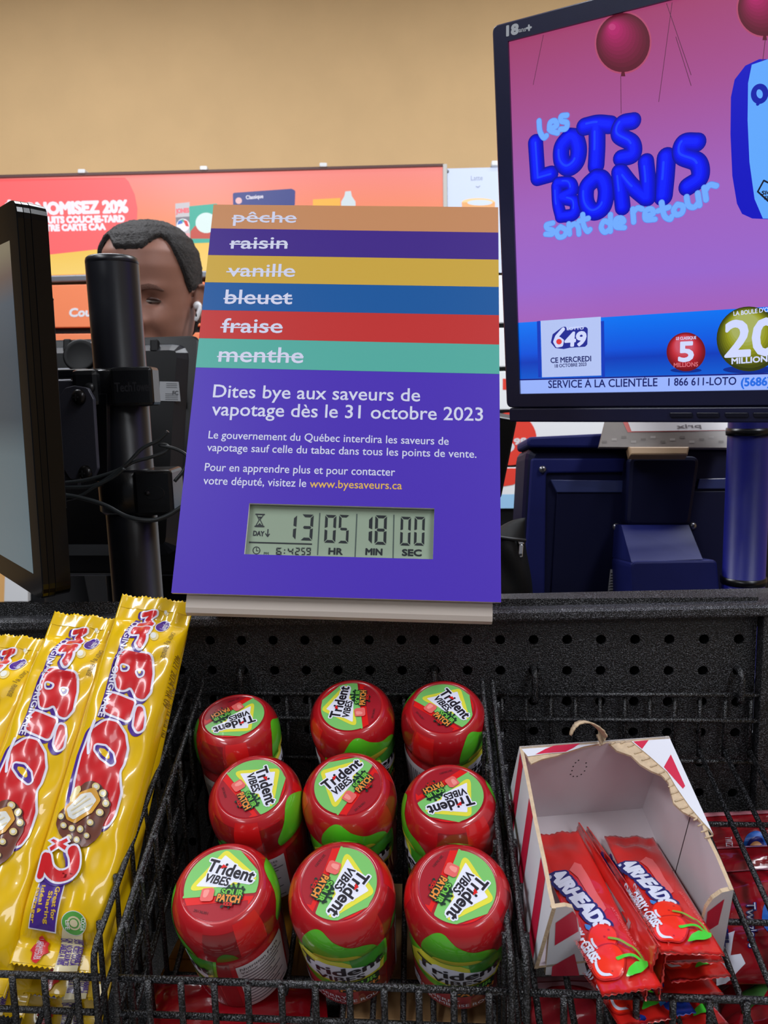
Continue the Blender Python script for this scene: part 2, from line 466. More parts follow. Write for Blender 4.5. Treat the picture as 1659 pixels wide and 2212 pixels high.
# pale drink poster to the right of it
g = Geo(); ps = thing('drink_poster', 'pale blue white poster showing the rim of a drink cup, right of the orange sign', 'poster', PW.hit(1100, 590))
slab(g, PW.off(.004), pxpoly(PW, [(966, 365), (1330, 356), (1330, 588), (968, 590)]), .03, dark, front=E('poster_pale', (208, 220, 248), .97))
ink = plane_ink(g, PW, h0=.005, dh=.0006)
gl = E('grey_letter', (150, 158, 186), .9)
ink.text('Latte', (1017, 391), (1042, 390), 10, gl, 2); ink.line([(1028, 404), (1032, 406), (1036, 403)], .0012, gl, 2)
ink.ell((1033, 438), 36, 9, E('cup_rim', (250, 214, 160), .95), 1); ink.ell((1036, 439), 27, 6, E('cup_inside', (214, 226, 246), .95), 2)
ink.poly([(997, 438), (1069, 438), (1064, 590), (1003, 590)], E('cup_body', (240, 176, 120), .95), 1)
build(g, 'printed_sheet', ps)
g = Geo(); slab(g, PW.off(.02), rounded(pxpoly(PW, [(1060, 351), (1080, 351), (1080, 362), (1060, 362)]), .004), .03, clipw, bev=.002); build(g, 'clip', ps)
g = Geo(); lathe(g, [(.0001, .006), (.004, .006), (.0045, 0)], steel, PW.off(.006).hit(966.5, 371), PW.U, PW.V, PW.N, 14); build(g, 'pin', ps)

# ================================================================== cabinet of covered shelves under the sign
PC = PW.off(.03)
cb = thing('shelf_cabinet', 'wall cabinet with orange and white flip-down door panels behind the cashier', 'cabinet', (0, PC.O.y, 0))
g = Geo(); q = [PC.hit(-330, 621), PC.hit(1700, 560)]
box_axes(g, Vector((0, PC.O.y + .06, .83)), Vector((1.75, 0, 0)), Vector((0, .036, 0)), Vector((0, 0, .83)), dark); build(g, 'carcass', cb)
def door(pts, mat, inkf=None):
    g = Geo(); slab(g, PC, pxpoly(PC, pts), .02, mat, bev=.002)
    if inkf: inkf(plane_ink(g, PC, dh=.0006))
    return build(g, 'door_panel', cb)
dpw, dpk = M('white_door_print', (236, 234, 240), .45), M('pink_door_print', (250, 110, 112), .45)
orp = M('orange_door', (250, 128, 84), .45, k=1.25); whp = M('white_door', (226, 228, 234), .45, k=1.25); rdp = M('red_door_print', (222, 62, 48), .45, k=1.25); blp = M('sky_door_print', (150, 196, 236), .45, k=1.25)
def couche(i):
    i.text('Couche-Tard', (150, 684), (298, 680), 17, dpw, 1, bold=.07, slant=.15)
door([(-330, 625), (442, 609), (442, 704), (-330, 712)], orp, couche)
door([(445, 609), (800, 601), (800, 704), (445, 704)], orp, lambda i: i.poly([(540, 650), (800, 640), (800, 704), (540, 704)], dpk, 1))
door([(803, 601), (1500, 585), (1500, 690), (803, 702)], whp)
door([(-330, 726), (442, 718), (442, 830), (-330, 838)], orp)
door([(445, 718), (800, 716), (800, 830), (445, 830)], orp)
door([(803, 714), (1500, 700), (1500, 786), (803, 796)], whp)
door([(803, 806), (1500, 796), (1500, 880), (803, 888)], whp, lambda i: i.poly([(1086, 818), (1093, 818), (1095, 842), (1086, 842)], rdp, 1))
def p98(i):
    i.ell((1101, 948), 58, 57, rdp, 1)
    i.text('98', (1111, 960), (1137, 958), 12, dpw, 2, bold=.09); i.text('6', (1080, 975), (1109, 974), 30, dpw, 2, bold=.09)
door([(803, 898), (1640, 890), (1640, 990), (803, 996)], whp, p98)
def arc(i):
    i.poly([(803, 1072), (1640, 1060), (1640, 1094), (803, 1100)], blp, 1); i.poly([(1060, 1012), (1132, 1011), (1131, 1030), (1122, 1040), (1108, 1047), (1090, 1050), (1060, 1050)], rdp, 2)
door([(803, 1012), (1640, 1006), (1640, 1094), (803, 1099)], whp, arc)
door([(-330, 1130), (60, 1130), (60, 1230), (-330, 1230)], orp)
door([(-330, 1236), (60, 1236), (60, 1300), (-330, 1300)], whp, lambda i: i.poly([(-330, 1236), (11, 1236), (9, 1300), (-330, 1300)], M('peach_print', (240, 178, 112), .45, k=1.25), 1))
door([(-330, 850), (442, 840), (442, 1120), (-330, 1124)], orp)

# ================================================================== counter top behind the rack
g = Geo(); ctz = 1.08
grey_top = M('counter_laminate', (36, 38, 44), .3, var=.1, vscale=30)
box_axes(g, Vector((0, .90, ctz - .02)), Vector((1.7, 0, 0)), Vector((0, .22, 0)), Vector((0, 0, .02)), grey_top, bev=.004)
ct = build(g, 'counter', loc=(0, .8, 0)); tag(ct, 'dark service counter top behind the black candy rack, carrying the screens', 'counter')
g = Geo(); box_axes(g, Vector((0, .90, (ctz - .042) / 2)), Vector((1.68, 0, 0)), Vector((0, .20, 0)), Vector((0, 0, (ctz - .042) / 2)), dark); build(g, 'base', ct)
# ================================================================== black candy rack: ledge and perforated panel
# rack frame: e1 along the panel (right), e2 out of the panel towards the shopper, e3 up
_yaw = math.radians(4.8)
RK1 = Vector((math.cos(_yaw), -math.sin(_yaw), 0)); RK2 = Vector((-math.sin(_yaw), -math.cos(_yaw), 0)); RK3 = Vector((0, 0, 1))
PEG = Plane(at(1080.5, 1382, .5925), RK1, RK3)          # panel face; origin at one of its holes
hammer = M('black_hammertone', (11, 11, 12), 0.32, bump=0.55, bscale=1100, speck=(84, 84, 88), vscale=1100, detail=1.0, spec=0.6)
hammer_top = M('black_hammertone_ledge_sheen', (22, 22, 24), 0.28, bump=0.5, bscale=1300, speck=(112, 112, 118), vscale=1200, detail=1.0)  # lighter copy of the finish: the ledge's glossy reflection put into its colour
void = M('dark_inside', (5, 5, 6), 0.9)
rk = thing('candy_rack', 'black hammer-finish metal candy rack with a perforated back panel and a ledge on top', 'rack', PEG.p3(0, -1.2, -.05))
PIT = .0254
HOLE = .0038
g = Geo()
c0, c1, r0, r1 = -27, 7, -9, 0
nseg = 16
for i in range(c0, c1 + 1):
    for j in range(r0, r1 + 1):
        cx, cy = i * PIT, j * PIT * .975
        x0, x1, y0, y1 = cx - PIT / 2, cx + PIT / 2, cy - PIT * .4875, cy + PIT * .4875
        outer, inner = [], []
        for k in range(nseg):
            a = 2 * PI * k / nseg + PI / nseg * 0
            ca, sa = math.cos(a), math.sin(a); m = max(abs(ca), abs(sa))
            outer.append((cx + ca / m * PIT / 2, cy + sa / m * PIT * .4875)); inner.append((cx + ca * HOLE, cy + sa * HOLE))
        vs = [PEG.p3(u, v, 0) for u, v in outer] + [PEG.p3(u, v, 0) for u, v in inner] + [PEG.p3(u, v, -.0016) for u, v in inner]
        fs = []
        for k in range(nseg):
            k2 = (k + 1) % nseg; fs.append((k, k2, nseg + k2, nseg + k)); fs.append((nseg + k, nseg + k2, 2 * nseg + k2, 2 * nseg + k))
        g.add(vs, fs, hammer)
zt_ = PIT * .4875
X0, X1 = (c0 - .5) * PIT, (c1 + .5) * PIT
g.add([PEG.p3(X0, zt_, 0), PEG.p3(X1, zt_, 0), PEG.p3(X1, zt_ + .02, 0), PEG.p3(X0, zt_ + .02, 0)], [(0, 1, 2, 3)], hammer)
g.add([PEG.p3(X0, -.24, -.012), PEG.p3(X1, -.24, -.012), PEG.p3(X1, .02, -.012), PEG.p3(X0, .02, -.012)], [(0, 1, 2, 3)], void)
build(g, 'perforated_panel', rk)
# ledge: lip overhanging the panel, top running back
lip = .013
u_, v_t = PEG.off(lip).uv(1200, 1308)
_, v_b = PEG.off(lip).uv(1200, 1331)
_l = PEG.off(lip)
back = .036
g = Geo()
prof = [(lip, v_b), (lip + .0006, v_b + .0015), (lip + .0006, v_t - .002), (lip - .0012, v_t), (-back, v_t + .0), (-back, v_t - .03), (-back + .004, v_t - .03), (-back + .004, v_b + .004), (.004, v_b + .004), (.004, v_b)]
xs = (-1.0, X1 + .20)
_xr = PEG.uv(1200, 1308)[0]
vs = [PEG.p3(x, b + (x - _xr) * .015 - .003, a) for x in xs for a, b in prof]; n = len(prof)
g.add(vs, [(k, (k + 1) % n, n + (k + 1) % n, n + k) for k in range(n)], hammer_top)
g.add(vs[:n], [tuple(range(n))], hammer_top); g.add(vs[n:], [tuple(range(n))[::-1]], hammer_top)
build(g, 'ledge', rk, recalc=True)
ledge_z = PEG.p3(0, v_t).z
for x, w in ((X1 + .006, .005), (X1 + .028, .012)):
    g = Geo(); box_axes(g, PEG.p3(x, -.55, .003), RK1 * w, RK2 * .006, RK3 * (.55 + v_b - .001), hammer, bev=.001); build(g, 'upright', rk)
g = Geo(); box_axes(g, PEG.p3(X1 + .17, -.55, -.008), RK1 * .12, RK2 * .003, RK3 * (.55 + v_b - .001), hammer); build(g, 'side_panel', rk)
g = Geo(); box_axes(g, PEG.p3(-.25, -1.19, .12), RK1 * .7, RK2 * .13, RK3 * .02, hammer, bev=.003); build(g, 'foot', rk)
g = Geo(); box_axes(g, PEG.p3(-.25, -.70, -.035), RK1 * .70, RK2 * .004, RK3 * .48, hammer); build(g, 'back_board', rk)

# ================================================================== countdown sign
import itertools
SQ = [(468.4, 442), (1083.5, 447.8), (1082.6, 1301), (369.8, 1280.6)]
dep = [1.15886, 1.14283, .98397, 1.0]; S0 = .540
C4 = [at(x, y, d * S0) for (x, y), d in zip(SQ, dep)]
PS = Plane(C4[3], C4[2] - C4[3], C4[0] - C4[3])
SW, SH = (C4[2] - C4[3]).length, (C4[0] - C4[3]).length
purple = M('purple_card', (76, 46, 186), 0.42, spec=.35, bump=.02, bscale=2500)
paper_edge = M('white_card', (232, 230, 232), .5)
inkw = M('white_ink', (222, 224, 246), .45); inky = M('yellow_ink', (238, 190, 84), .45)
cs = thing('countdown_sign', 'purple countdown sign with striped flavour list and a clock display, standing on the black ledge', 'sign', PS.p3(SW / 2, 0, -.03))
cut = pxpoly(PS, [(538.6, 1087), (938.4, 1098), (935.2, 1208), (527.4, 1197)])
full = [(0, 0), (SW, 0), (SW, SH), (0, SH)]
TH = .0032
g = Geo()
o_ = [full[3], full[2], full[1], full[0]]     # TL TR BR BL
vs = [PS.p3(u, v, 0) for u, v in o_ + cut] + [PS.p3(u, v, -TH) for u, v in o_ + cut]
g.add(vs[:8], [(0, 1, 5, 4), (1, 2, 6, 5), (2, 3, 7, 6), (3, 0, 4, 7)], purple)
g.add(vs, [(8, 9, 13, 12), (9, 10, 14, 13), (10, 11, 15, 14), (11, 8, 12, 15), (0, 1, 9, 8), (1, 2, 10, 9), (2, 3, 11, 10), (3, 0, 8, 11)], paper_edge)
g.add(vs, [(4, 5, 13, 12), (5, 6, 14, 13), (6, 7, 15, 14), (7, 4, 12, 15)], paper_edge)
ink = plane_ink(g, PS, dh=.00008)
rows = [('pêche', (208, 146, 100), 442, 447.8, 493.5, 502.5, (504, 480), (639, 481), 20), ('raisin', (66, 38, 140), 493.5, 502.5, 551, 561, (499, 537), (620, 537), 22),
        ('vanille', (214, 174, 66), 551, 561, 610, 620, (492, 597), (636, 598), 23.5), ('bleuet', (8, 90, 162), 610, 620, 670, 681, (486, 656), (630, 657), 26),
        ('fraise', (202, 48, 46), 670, 681, 731, 744.5, (479, 718), (609, 719), 26), ('menthe', (86, 180, 166), 731, 744.5, 794, 808, (472, 781), (654, 784), 28)]
for nm, c, a0, a1, b0, b1, A, B, cap in rows:
    v = [PS.uv(470, a0)[1], PS.uv(1083, a1)[1], PS.uv(1083, b1)[1], PS.uv(440, b0)[1]]
    ink.pxf = None; ink.poly([(0, v[3]), (SW, v[2]), (SW, v[1]), (0, v[0])], M('print_' + {'pêche': 'peach', 'raisin': 'grape', 'vanille': 'vanilla', 'bleuet': 'blueberry', 'fraise': 'strawberry', 'menthe': 'mint'}[nm], c, .42, spec=.35), 1)
    ink.pxf = PS.uv; ink.text(nm, A, B, cap * 1.14, inkw, 2, bold=.018)
    y = (A[1] + B[1]) / 2 - cap * .42
    ink.poly([(A[0] - 3, y - 1.6), (B[0] + 2, y - .9), (B[0] + 2, y + 1.7), (A[0] - 3, y + 1.2)], inkw, 3)
for s, A, B, cap, m, b in (('Dites bye aux saveurs de', (460, 858), (907, 867), 25, inkw, .03), ('vapotage dès le 31 octobre 2023', (457, 897), (1043, 909), 25.5, inkw, .03),
                        ('Le gouvernement du Québec interdira les saveurs de', (450, 947), (969, 961), 15, inkw, .022), ('vapotage sauf celle du tabac dans tous les points de vente.', (447, 974), (1029, 989), 15, inkw, .022),
                        ('Pour en apprendre plus et pour contacter', (442, 1017), (853, 1028), 15.5, inkw, .022), ('votre député, visitez le ', (439, 1046), (661, 1052), 15.5, inkw, .022), ('www.byesaveurs.ca', (669, 1053), (868, 1057), 15.5, inky, .022)):
    ink.text(s.strip(), A, B, cap * 1.08, m, 1, bold=b * .45)
build(g, 'printed_panel', cs)
# clock display set back in the cut-out
PL = PS.off(-.0048)
lcd_bg = M('display_green_grey', (152, 168, 148), .18, spec=.5); seg = M('display_segment', (22, 30, 36), .4); segf = M('display_faint_line', (70, 84, 80), .4)
g = Geo(); slab(g, PL, [(u + du, v + dv) for (u, v), (du, dv) in zip([PL.uv(538.6, 1087), PL.uv(938.4, 1098), PL.uv(935.2, 1208), PL.uv(527.4, 1197)], [(-.006, .006), (.006, .006), (.006, -.006), (-.006, -.006)])], .006, dark, front=lcd_bg)
ink = plane_ink(g, PL, dh=.0001)
SEGS = {'0': 'abcdef', '1': 'bc', '2': 'abged', '3': 'abgcd', '4': 'fgbc', '5': 'afgcd', '6': 'afgedc', '7': 'abc', '8': 'abcdefg', '9': 'abfgcd'}
def digit(ch, TL, TR, BR, BL, w):
    def q(s, t):
        a = TL[0] + (TR[0] - TL[0]) * s, TL[1] + (TR[1] - TL[1]) * s; b = BL[0] + (BR[0] - BL[0]) * s, BL[1] + (BR[1] - BL[1]) * s
        return (a[0] + (b[0] - a[0]) * t, a[1] + (b[1] - a[1]) * t)
    k = w; h = w * (abs(TR[0] - TL[0]) / abs(BL[1] - TL[1])); e = .03
    S = {'a': [(e, 0), (1 - e, 0), (1 - k - e, h), (k + e, h)], 'd': [(e, 1), (1 - e, 1), (1 - k - e, 1 - h), (k + e, 1 - h)], 'g': [(k * .6, .5), (k, .5 - h / 2), (1 - k, .5 - h / 2), (1 - k * .6, .5), (1 - k, .5 + h / 2), (k, .5 + h / 2)],
         'f': [(0, e), (k, h + e), (k, .5 - h / 2 - e / 2), (0, .5 - e)], 'b': [(1, e), (1 - k, h + e), (1 - k, .5 - h / 2 - e / 2), (1, .5 - e)],
         'e': [(0, 1 - e), (k, 1 - h - e), (k, .5 + h / 2 + e / 2), (0, .5 + e)], 'c': [(1, 1 - e), (1 - k, 1 - h - e), (1 - k, .5 + h / 2 + e / 2), (1, .5 + e)]}
    for s in SEGS[ch]: ink.poly([q(*p) for p in S[s]], seg, 2)
for ch, x0, x1, y0, y1, sk in (('1', 616, 642, 1111, 1166, 4), ('3', 653, 678, 1111, 1167, 4), ('0', 703, 727, 1112, 1172, 3), ('5', 733, 755, 1112, 1173, 3), ('1', 775, 805, 1113, 1175, 2), ('8', 811, 836, 1113, 1176, 2), ('0', 866, 888, 1116, 1178, 2), ('0', 896, 918, 1116, 1178, 2)):
    digit(ch, (x0, y0), (x1, y0 + 1), (x1 - sk, y1 + 1), (x0 - sk, y1), .24)
for x0, x1, y0, y1 in ((691, 686, 1108, 1199), (771, 767, 1110, 1203), (851, 849, 1112, 1206)):
    ink.poly([(x0 - 1.2, y0), (x0 + 1.2, y0), (x1 + 1.2, y1), (x1 - 1.2, y1)], segf, 2)
ink.poly([(538, 1170), (674, 1174), (674, 1177), (538, 1173)], seg, 2)
for ch, x0, x1 in (('6', 597, 609), ('4', 622, 634), ('2', 638, 648), ('5', 651, 660), ('9', 662, 672)):
    digit(ch, (x0, 1183), (x1, 1183.4), (x1 - 1, 1199.4), (x0 - 1, 1199), .27)
ink.ell((615, 1188), 1.4, 1.4, seg, 2); ink.ell((614.5, 1195), 1.4, 1.4, seg, 2)
ink.text('DAY', (547, 1157), (570, 1158), 10, seg, 2, bold=.05)
ink.line([(579, 1144), (578, 1159)], .0004, seg, 2); ink.line([(574, 1153), (578, 1159), (582, 1154)], .0004, seg, 2)
ink.text('HR', (710, 1197), (739, 1198), 13, seg, 2, bold=.07); ink.text('MIN', (790, 1198), (825, 1199), 13, seg, 2, bold=.07); ink.text('SEC', (869, 1200), (910, 1201), 13, seg, 2, bold=.07)
ink.text('PM', (570, 1198), (580, 1198), 5, segf, 2, bold=.05)
ink.line([(553, 1111), (571, 1111.5)], .0005, seg, 2); ink.line([(551, 1137), (570, 1137.5)], .0005, seg, 2)
ink.line([(555, 1113), (560, 1123), (553, 1135), (568, 1135), (562, 1123), (569, 1113)], .0003, seg, 2); ink.poly([(556, 1135), (561, 1130), (566, 1135)], seg, 2); ink.poly([(557.5, 1116), (567, 1116), (562, 1122)], seg, 2)
ink.line([(554 + 7.5 * math.cos(a * PI / 12), 1189 + 7.5 * math.sin(a * PI / 12)) for a in range(24)], .0003, seg, 2, closed=True); ink.line([(554, 1184), (554, 1190), (558, 1190)], .00025, seg, 2)
build(g, 'clock_display', cs)
# white case: wedge behind the panel, resting on the ledge
wcase = M('white_case_plastic', (198, 186, 176), .45, spec=.4)
PB = PS.off(-.0065)
uL, uR = PB.uv(402, 1300)[0], PB.uv(1064, 1300)[0]
vb = PB.uv(760, 1338)[1]
foot = PB.p3(uL, vb, 0)
dz = Vector((0, 0, 1)); backd = Vector((-PS.N.x, -PS.N.y, 0)).normalized()
mid = PB.p3((uL + uR) / 2, vb, 0)
g = Geo()
sec = [(0, .0), (0, .004)]
A0 = [PB.p3(uL, vb + .006, 0), PB.p3(uL, .17, 0)]
def secpts(u):
    f0, f1, f2 = PB.p3(u, vb + .005, 0), PB.p3(u, vb + .0015, -.0015), PB.p3(u, vb, -.005)
    t0 = PB.p3(u, .20, 0); t1 = t0 + backd * .012
    b0 = f2 + backd * .062
    b1 = b0 + (t1 - t0) * 0 + dz * .02
    return [f0, f1, f2, b0, b1, t1, t0]
prof_in = [secpts(uL + .0), secpts(uR - .0)]
n = 7
ringsU = [(uL + .004, .0025), (uL + .001, .0008), (uL, 0), (uR, 0), (uR - .001, .0008), (uR - .004, .0025)]
vs = []
for (u, ins) in ringsU:
    P_ = secpts(u); c = sum(P_, Vector()) / n
    vs += [p + (c - p).normalized() * ins for p in P_]
fs = []
for i in range(len(ringsU) - 1):
    for k in range(n):
        k2 = (k + 1) % n; fs.append((i * n + k, i * n + k2, (i + 1) * n + k2, (i + 1) * n + k))
fs.append(tuple(range(n))[::-1]); fs.append(tuple(range((len(ringsU) - 1) * n, len(ringsU) * n)))
g.add(vs, fs, wcase); build(g, 'case', cs, recalc=True)
# ================================================================== lottery advertising monitor (right)
LX = (RGT * .8664 - UPV * .0610 - FWD * .4957).normalized()      # its right, coming towards the shopper
z1 = .66
LTL = at(1099.7, 90.7, z1); LBL = at(1125, 850.3, z1 * 1.117)
PM = Plane(LBL, LX, LTL - LBL)
MH = PM.uv(1099.7, 90.7)[1]; MW = MH * 1.6
bez = M('navy_bezel', (26, 28, 62), .34, bump=.03, bscale=1500, var=.05)
bez2 = M('navy_bezel_dark', (14, 15, 34), .3)
lm = thing('advertising_monitor', 'large navy-framed lottery advertising monitor on a blue pole at the right', 'monitor', PM.p3(MW / 2, -.05, -.03))
ul = PM.uv(1066, 300)[0] - .0; vt_ = PM.uv(1065.4, 57.8)[1]; vb_ = PM.uv(1100, 911)[1]; bl_ = PM.uv(1100, 500)[0]
uL_ = (PM.uv(1065.4, 57.8)[0] + PM.uv(1093, 800)[0]) / 2
sc_ = [(0, 0), (MW, 0), (MW, MH), (0, MH)]
PF = PM.off(.003)
mt, mb_, msd = vt_, PM.uv(1098, 880)[1], -uL_
g = Geo()
out = [(-msd, mb_), (MW + msd, mb_), (MW + msd, mt), (-msd, mt)]
outr = rounded(out, .006)
N = len(outr)
# frame: ring between the rounded outline and the screen opening
inn = [(0, 0), (MW, 0), (MW, MH), (0, MH)]
def nearest_on(p):
    return (min(max(p[0], 0), MW), min(max(p[1], 0), MH))
inner = []
q = N // 4
for k in range(N): inner.append(inn[k // q])
vs = [PF.p3(*p) for p in inset(outr, .0012)] + [PF.p3(*p, -.0015) for p in outr] + [PF.p3(*p, -.034) for p in outr] + [PF.p3(*p) for p in inner] + [PM.p3(*p, -.0005) for p in inner]
fs = []
for k in range(N):
    k2 = (k + 1) % N
    fs += [(k, k2, N + k2, N + k), (N + k, N + k2, 2 * N + k2, 2 * N + k), (k, k2, 3 * N + k2, 3 * N + k), (3 * N + k, 3 * N + k2, 4 * N + k2, 4 * N + k)]
fs.append(tuple(range(2 * N, 3 * N))[::-1])
g.add(vs, fs, bez)
ink = plane_ink(g, PF, dh=.0001)
pl_ = M('pale_bezel_print', (196, 200, 206), .4)
ink.text('18', (1095, 77), (1119, 72), 20, pl_, 1, bold=.1); ink.text('ans', (1121, 70), (1136, 67), 10, pl_, 1, bold=.02); ink.line([(1138, 61), (1147, 59)], .0008, pl_, 1); ink.line([(1142.5, 55), (1143, 65)], .0008, pl_, 1)
build(g, 'bezel', lm, recalc=True)
g = Geo()
chin = rounded([(-msd + .002, vb_), (MW + msd - .002, vb_), (MW + msd - .002, mb_ - .0005), (-msd + .002, mb_ - .0005)], .003)
slab(g, PF.off(-.001), chin, .032, bez, bev=.0015); build(g, 'control_strip', lm)
for x0, x1 in ((1445, 1496), (1503, 1554), (1564, 1617), (1625, 1672)):
    g = Geo(); slab(g, PF.off(.0006), rounded(pxpoly(PF, [(x0, 891), (x1, 891), (x1 + 1, 902), (x0 + 3, 902)]), .0015), .004, bez2, bev=.0006); build(g, 'button', lm)
# the picture on the screen
g = Geo()
oz = wloc(lm).z
z_t, z_b = LTL.z - oz, LBL.z - oz
pink = G('screen_pink', [(0, (168, 86, 182)), (.2, (170, 100, 190)), (.32, (158, 106, 212)), (.55, (166, 102, 196)), (.8, (170, 84, 150)), (1, (166, 68, 112))], 2, z_b, z_t, .92, rough=.22)
slab(g, PM, sc_, .004, dark, front=pink)
ink = plane_ink(g, PM, dh=.00012)
# balloons and strings
bal1, bal2, bal3, bal4 = E('balloon_shade', (96, 22, 44), .8), E('balloon_mid', (136, 26, 66), .85), E('balloon_light', (168, 30, 96), .9), E('balloon_edge', (190, 58, 120), .9)
strg = E('screen_string', (96, 44, 74), .7)
def balloon(cx, cy, rx, ry, rot=.12):
    ink.ell((cx, cy), rx * 1.06, ry * 1.06, E('balloon_halo', (176, 74, 110), .9), 1, rot=rot)
    ink.ell((cx, cy), rx, ry, bal1, 2, rot=rot)
    for k in range(9):
        f = (k + 1) / 9; c = tuple(int(a_ + (b_ - a_) * f) for a_, b_ in zip((92, 22, 40), (178, 30, 104)))
        ink.ell((cx - rx * .34 * f, cy - ry * .46 * f), rx * (1 - .78 * f ** .9), ry * (1 - .78 * f ** .9), E('balloon_tone_%d' % k, c, .88), 2.2 + k * .25, rot=rot)
    ink.ell((cx - rx * .40, cy - ry * .52), rx * .13, ry * .11, bal4, 5, rot=rot)
    ink.poly([(cx - 3, cy + ry - 2), (cx + 3, cy + ry - 2), (cx + 5, cy + ry + 9), (cx - 5, cy + ry + 9)], bal1, 2)
balloon(1346, 92, 58, 64); balloon(1652, 18, 58, 60)
for pts in ([(1341, 165), (1342, 245)], [(1174, 76), (1152, 183)], [(1452, 6), (1423, 220)], [(1440, 8), (1493, 162)], [(1460, 80), (1493, 185)], [(1653, 86), (1640, 200), (1618, 305)]):
    ink.line(pts, .00022, strg, 2)
# phone-shaped card at the right edge
cardb, cards = E('card_blue', (14, 16, 190), .95), E('card_pale', (96, 166, 250), .95)
ink.poly([(1659, 128), (1640, 128), (1610, 142), (1587, 172), (1579, 210), (1578, 290), (1582, 380), (1592, 440), (1603, 462), (1625, 472), (1760, 478), (1900, 470), (1900, 90)], cardb, 2)
ink.poly([(1700, 118), (1659, 128), (1624, 140), (1616, 180), (1615, 260), (1619, 350), (1630, 430), (1648, 472), (1900, 480), (1900, 80)], cards, 3)
ink.line([(1641 + 13 * math.cos(a * PI / 10), 203 + 16 * math.sin(a * PI / 10)) for a in range(20)], .0019, E('card_ink', (10, 30, 170), .9), 4, closed=True); ink.line([(1641, 219), (1637, 225)], .0012, E('card_ink'), 4)
ink.line([(1650, 390), (1637, 414), (1661, 436), (1690, 410)], .0006, E('card_dark', (16, 20, 40), .8), 4, closed=True)
ink.text('SIG', (1645, 421), (1667, 420), 8, E('card_dark'), 4, bold=.06); ink.text('SK', (1651, 431), (1665, 430), 7, E('card_dark'), 4, bold=.06)
# balloon letters
B1, B2, B3, B4 = E('letter_deep', (4, 8, 150), .9), E('letter_blue', (0, 10, 222), 1.0), E('letter_bright', (4, 22, 240), 1.0), E('letter_shine', (24, 62, 252), 1.0)
def balloon_strokes(strokes, w, lay=2):
    for st in strokes:
        pts = [(p.x, p.y) for p in spline([Vector((a, b, 0)) for a, b in st], 6)] if len(st) > 2 else st
        ink.line(pts, w, B1, lay, n=10)
    for st in strokes:
        pts = [(p.x, p.y) for p in spline([Vector((a, b, 0)) for a, b in st], 6)] if len(st) > 2 else st
        for k_, (f_, c_) in enumerate(((.90, (2, 8, 176)), (.76, (0, 9, 200)), (.62, (0, 10, 222)), (.46, (3, 18, 238)), (.30, (8, 30, 248)))): ink.line([(x - k_ * .7, y - k_ * .6) for x, y in pts], w * f_, E('letter_tone_%d' % k_, c_, 1.0), lay + 1 + k_ * .35, n=9)
        ink.line([(x - 5, y - 4) for x, y in pts[len(pts) // 5: len(pts) // 5 * 3 + 2] if len(pts) > 3] or pts, w * .12, B4, lay + 2.9, n=6)
pw = (Vector(PM.uv(1340, 400)) - Vector(PM.uv(1358, 400))).length
balloon_strokes([[(1157, 308), (1162, 384)], [(1162, 384), (1190, 376)]], pw * 1.0, 2)           # L
balloon_strokes([[(1231, 296), (1214, 318), (1214, 348), (1228, 362), (1245, 350), (1250, 324), (1243, 300), (1231, 296)]], pw * 1.06, 3)  # O
balloon_strokes([[(1263, 274), (1290, 268), (1318, 270)], [(1290, 272), (1290, 320), (1288, 358)]], pw * 1.03, 6)   # T
balloon_strokes([[(1368, 262), (1344, 268), (1338, 292), (1366, 310), (1368, 334), (1342, 342)]], pw * 0.96, 9)    # S
balloon_strokes([[(1204, 402), (1206, 440), (1212, 466)], [(1206, 396), (1232, 396), (1236, 414), (1214, 426)], [(1214, 428), (1242, 436), (1240, 462), (1212, 468)]], pw * .78, 6)   # B
balloon_strokes([[(1288, 384), (1268, 406), (1268, 440), (1284, 458), (1304, 446), (1310, 412), (1302, 388), (1288, 384)]], pw * 1.03, 9)  # O
balloon_strokes([[(1338, 372), (1342, 410), (1346, 448)], [(1342, 372), (1366, 402), (1396, 428)], [(1396, 350), (1400, 390), (1400, 428)]], pw * 0.95, 12)  # N
balloon_strokes([[(1440, 340), (1437, 384), (1433, 424)]], pw * 1.10, 9)                                    # I
balloon_strokes([[(1506, 308), (1478, 310), (1474, 336), (1508, 352), (1512, 384), (1486, 404)]], pw * 1.03, 12)  # S
lt1, lt2 = E('pale_letter', (112, 170, 252), .95), E('pale_letter_edge', (92, 140, 232), .95)
def loose(chars, w=.0020):
    for ch in chars:
        for st in ch:
            pts = [(p.x, p.y) for p in spline([Vector((a, b, 0)) for a, b in st], 5)] if len(st) > 2 else st
            ink.line(pts, w * 1.25, lt2, 16)
    for ch in chars:
        for st in ch:
            pts = [(p.x, p.y) for p in spline([Vector((a, b, 0)) for a, b in st], 5)] if len(st) > 2 else st
            ink.line(pts, w, lt1, 17)
loose([[[(1166, 262), (1168, 284), (1176, 298), (1182, 294)]], [[(1188, 280), (1204, 272), (1200, 262), (1190, 266), (1190, 282), (1206, 288)]], [[(1226, 250), (1214, 252), (1214, 262), (1226, 266), (1224, 278), (1212, 280)]]])
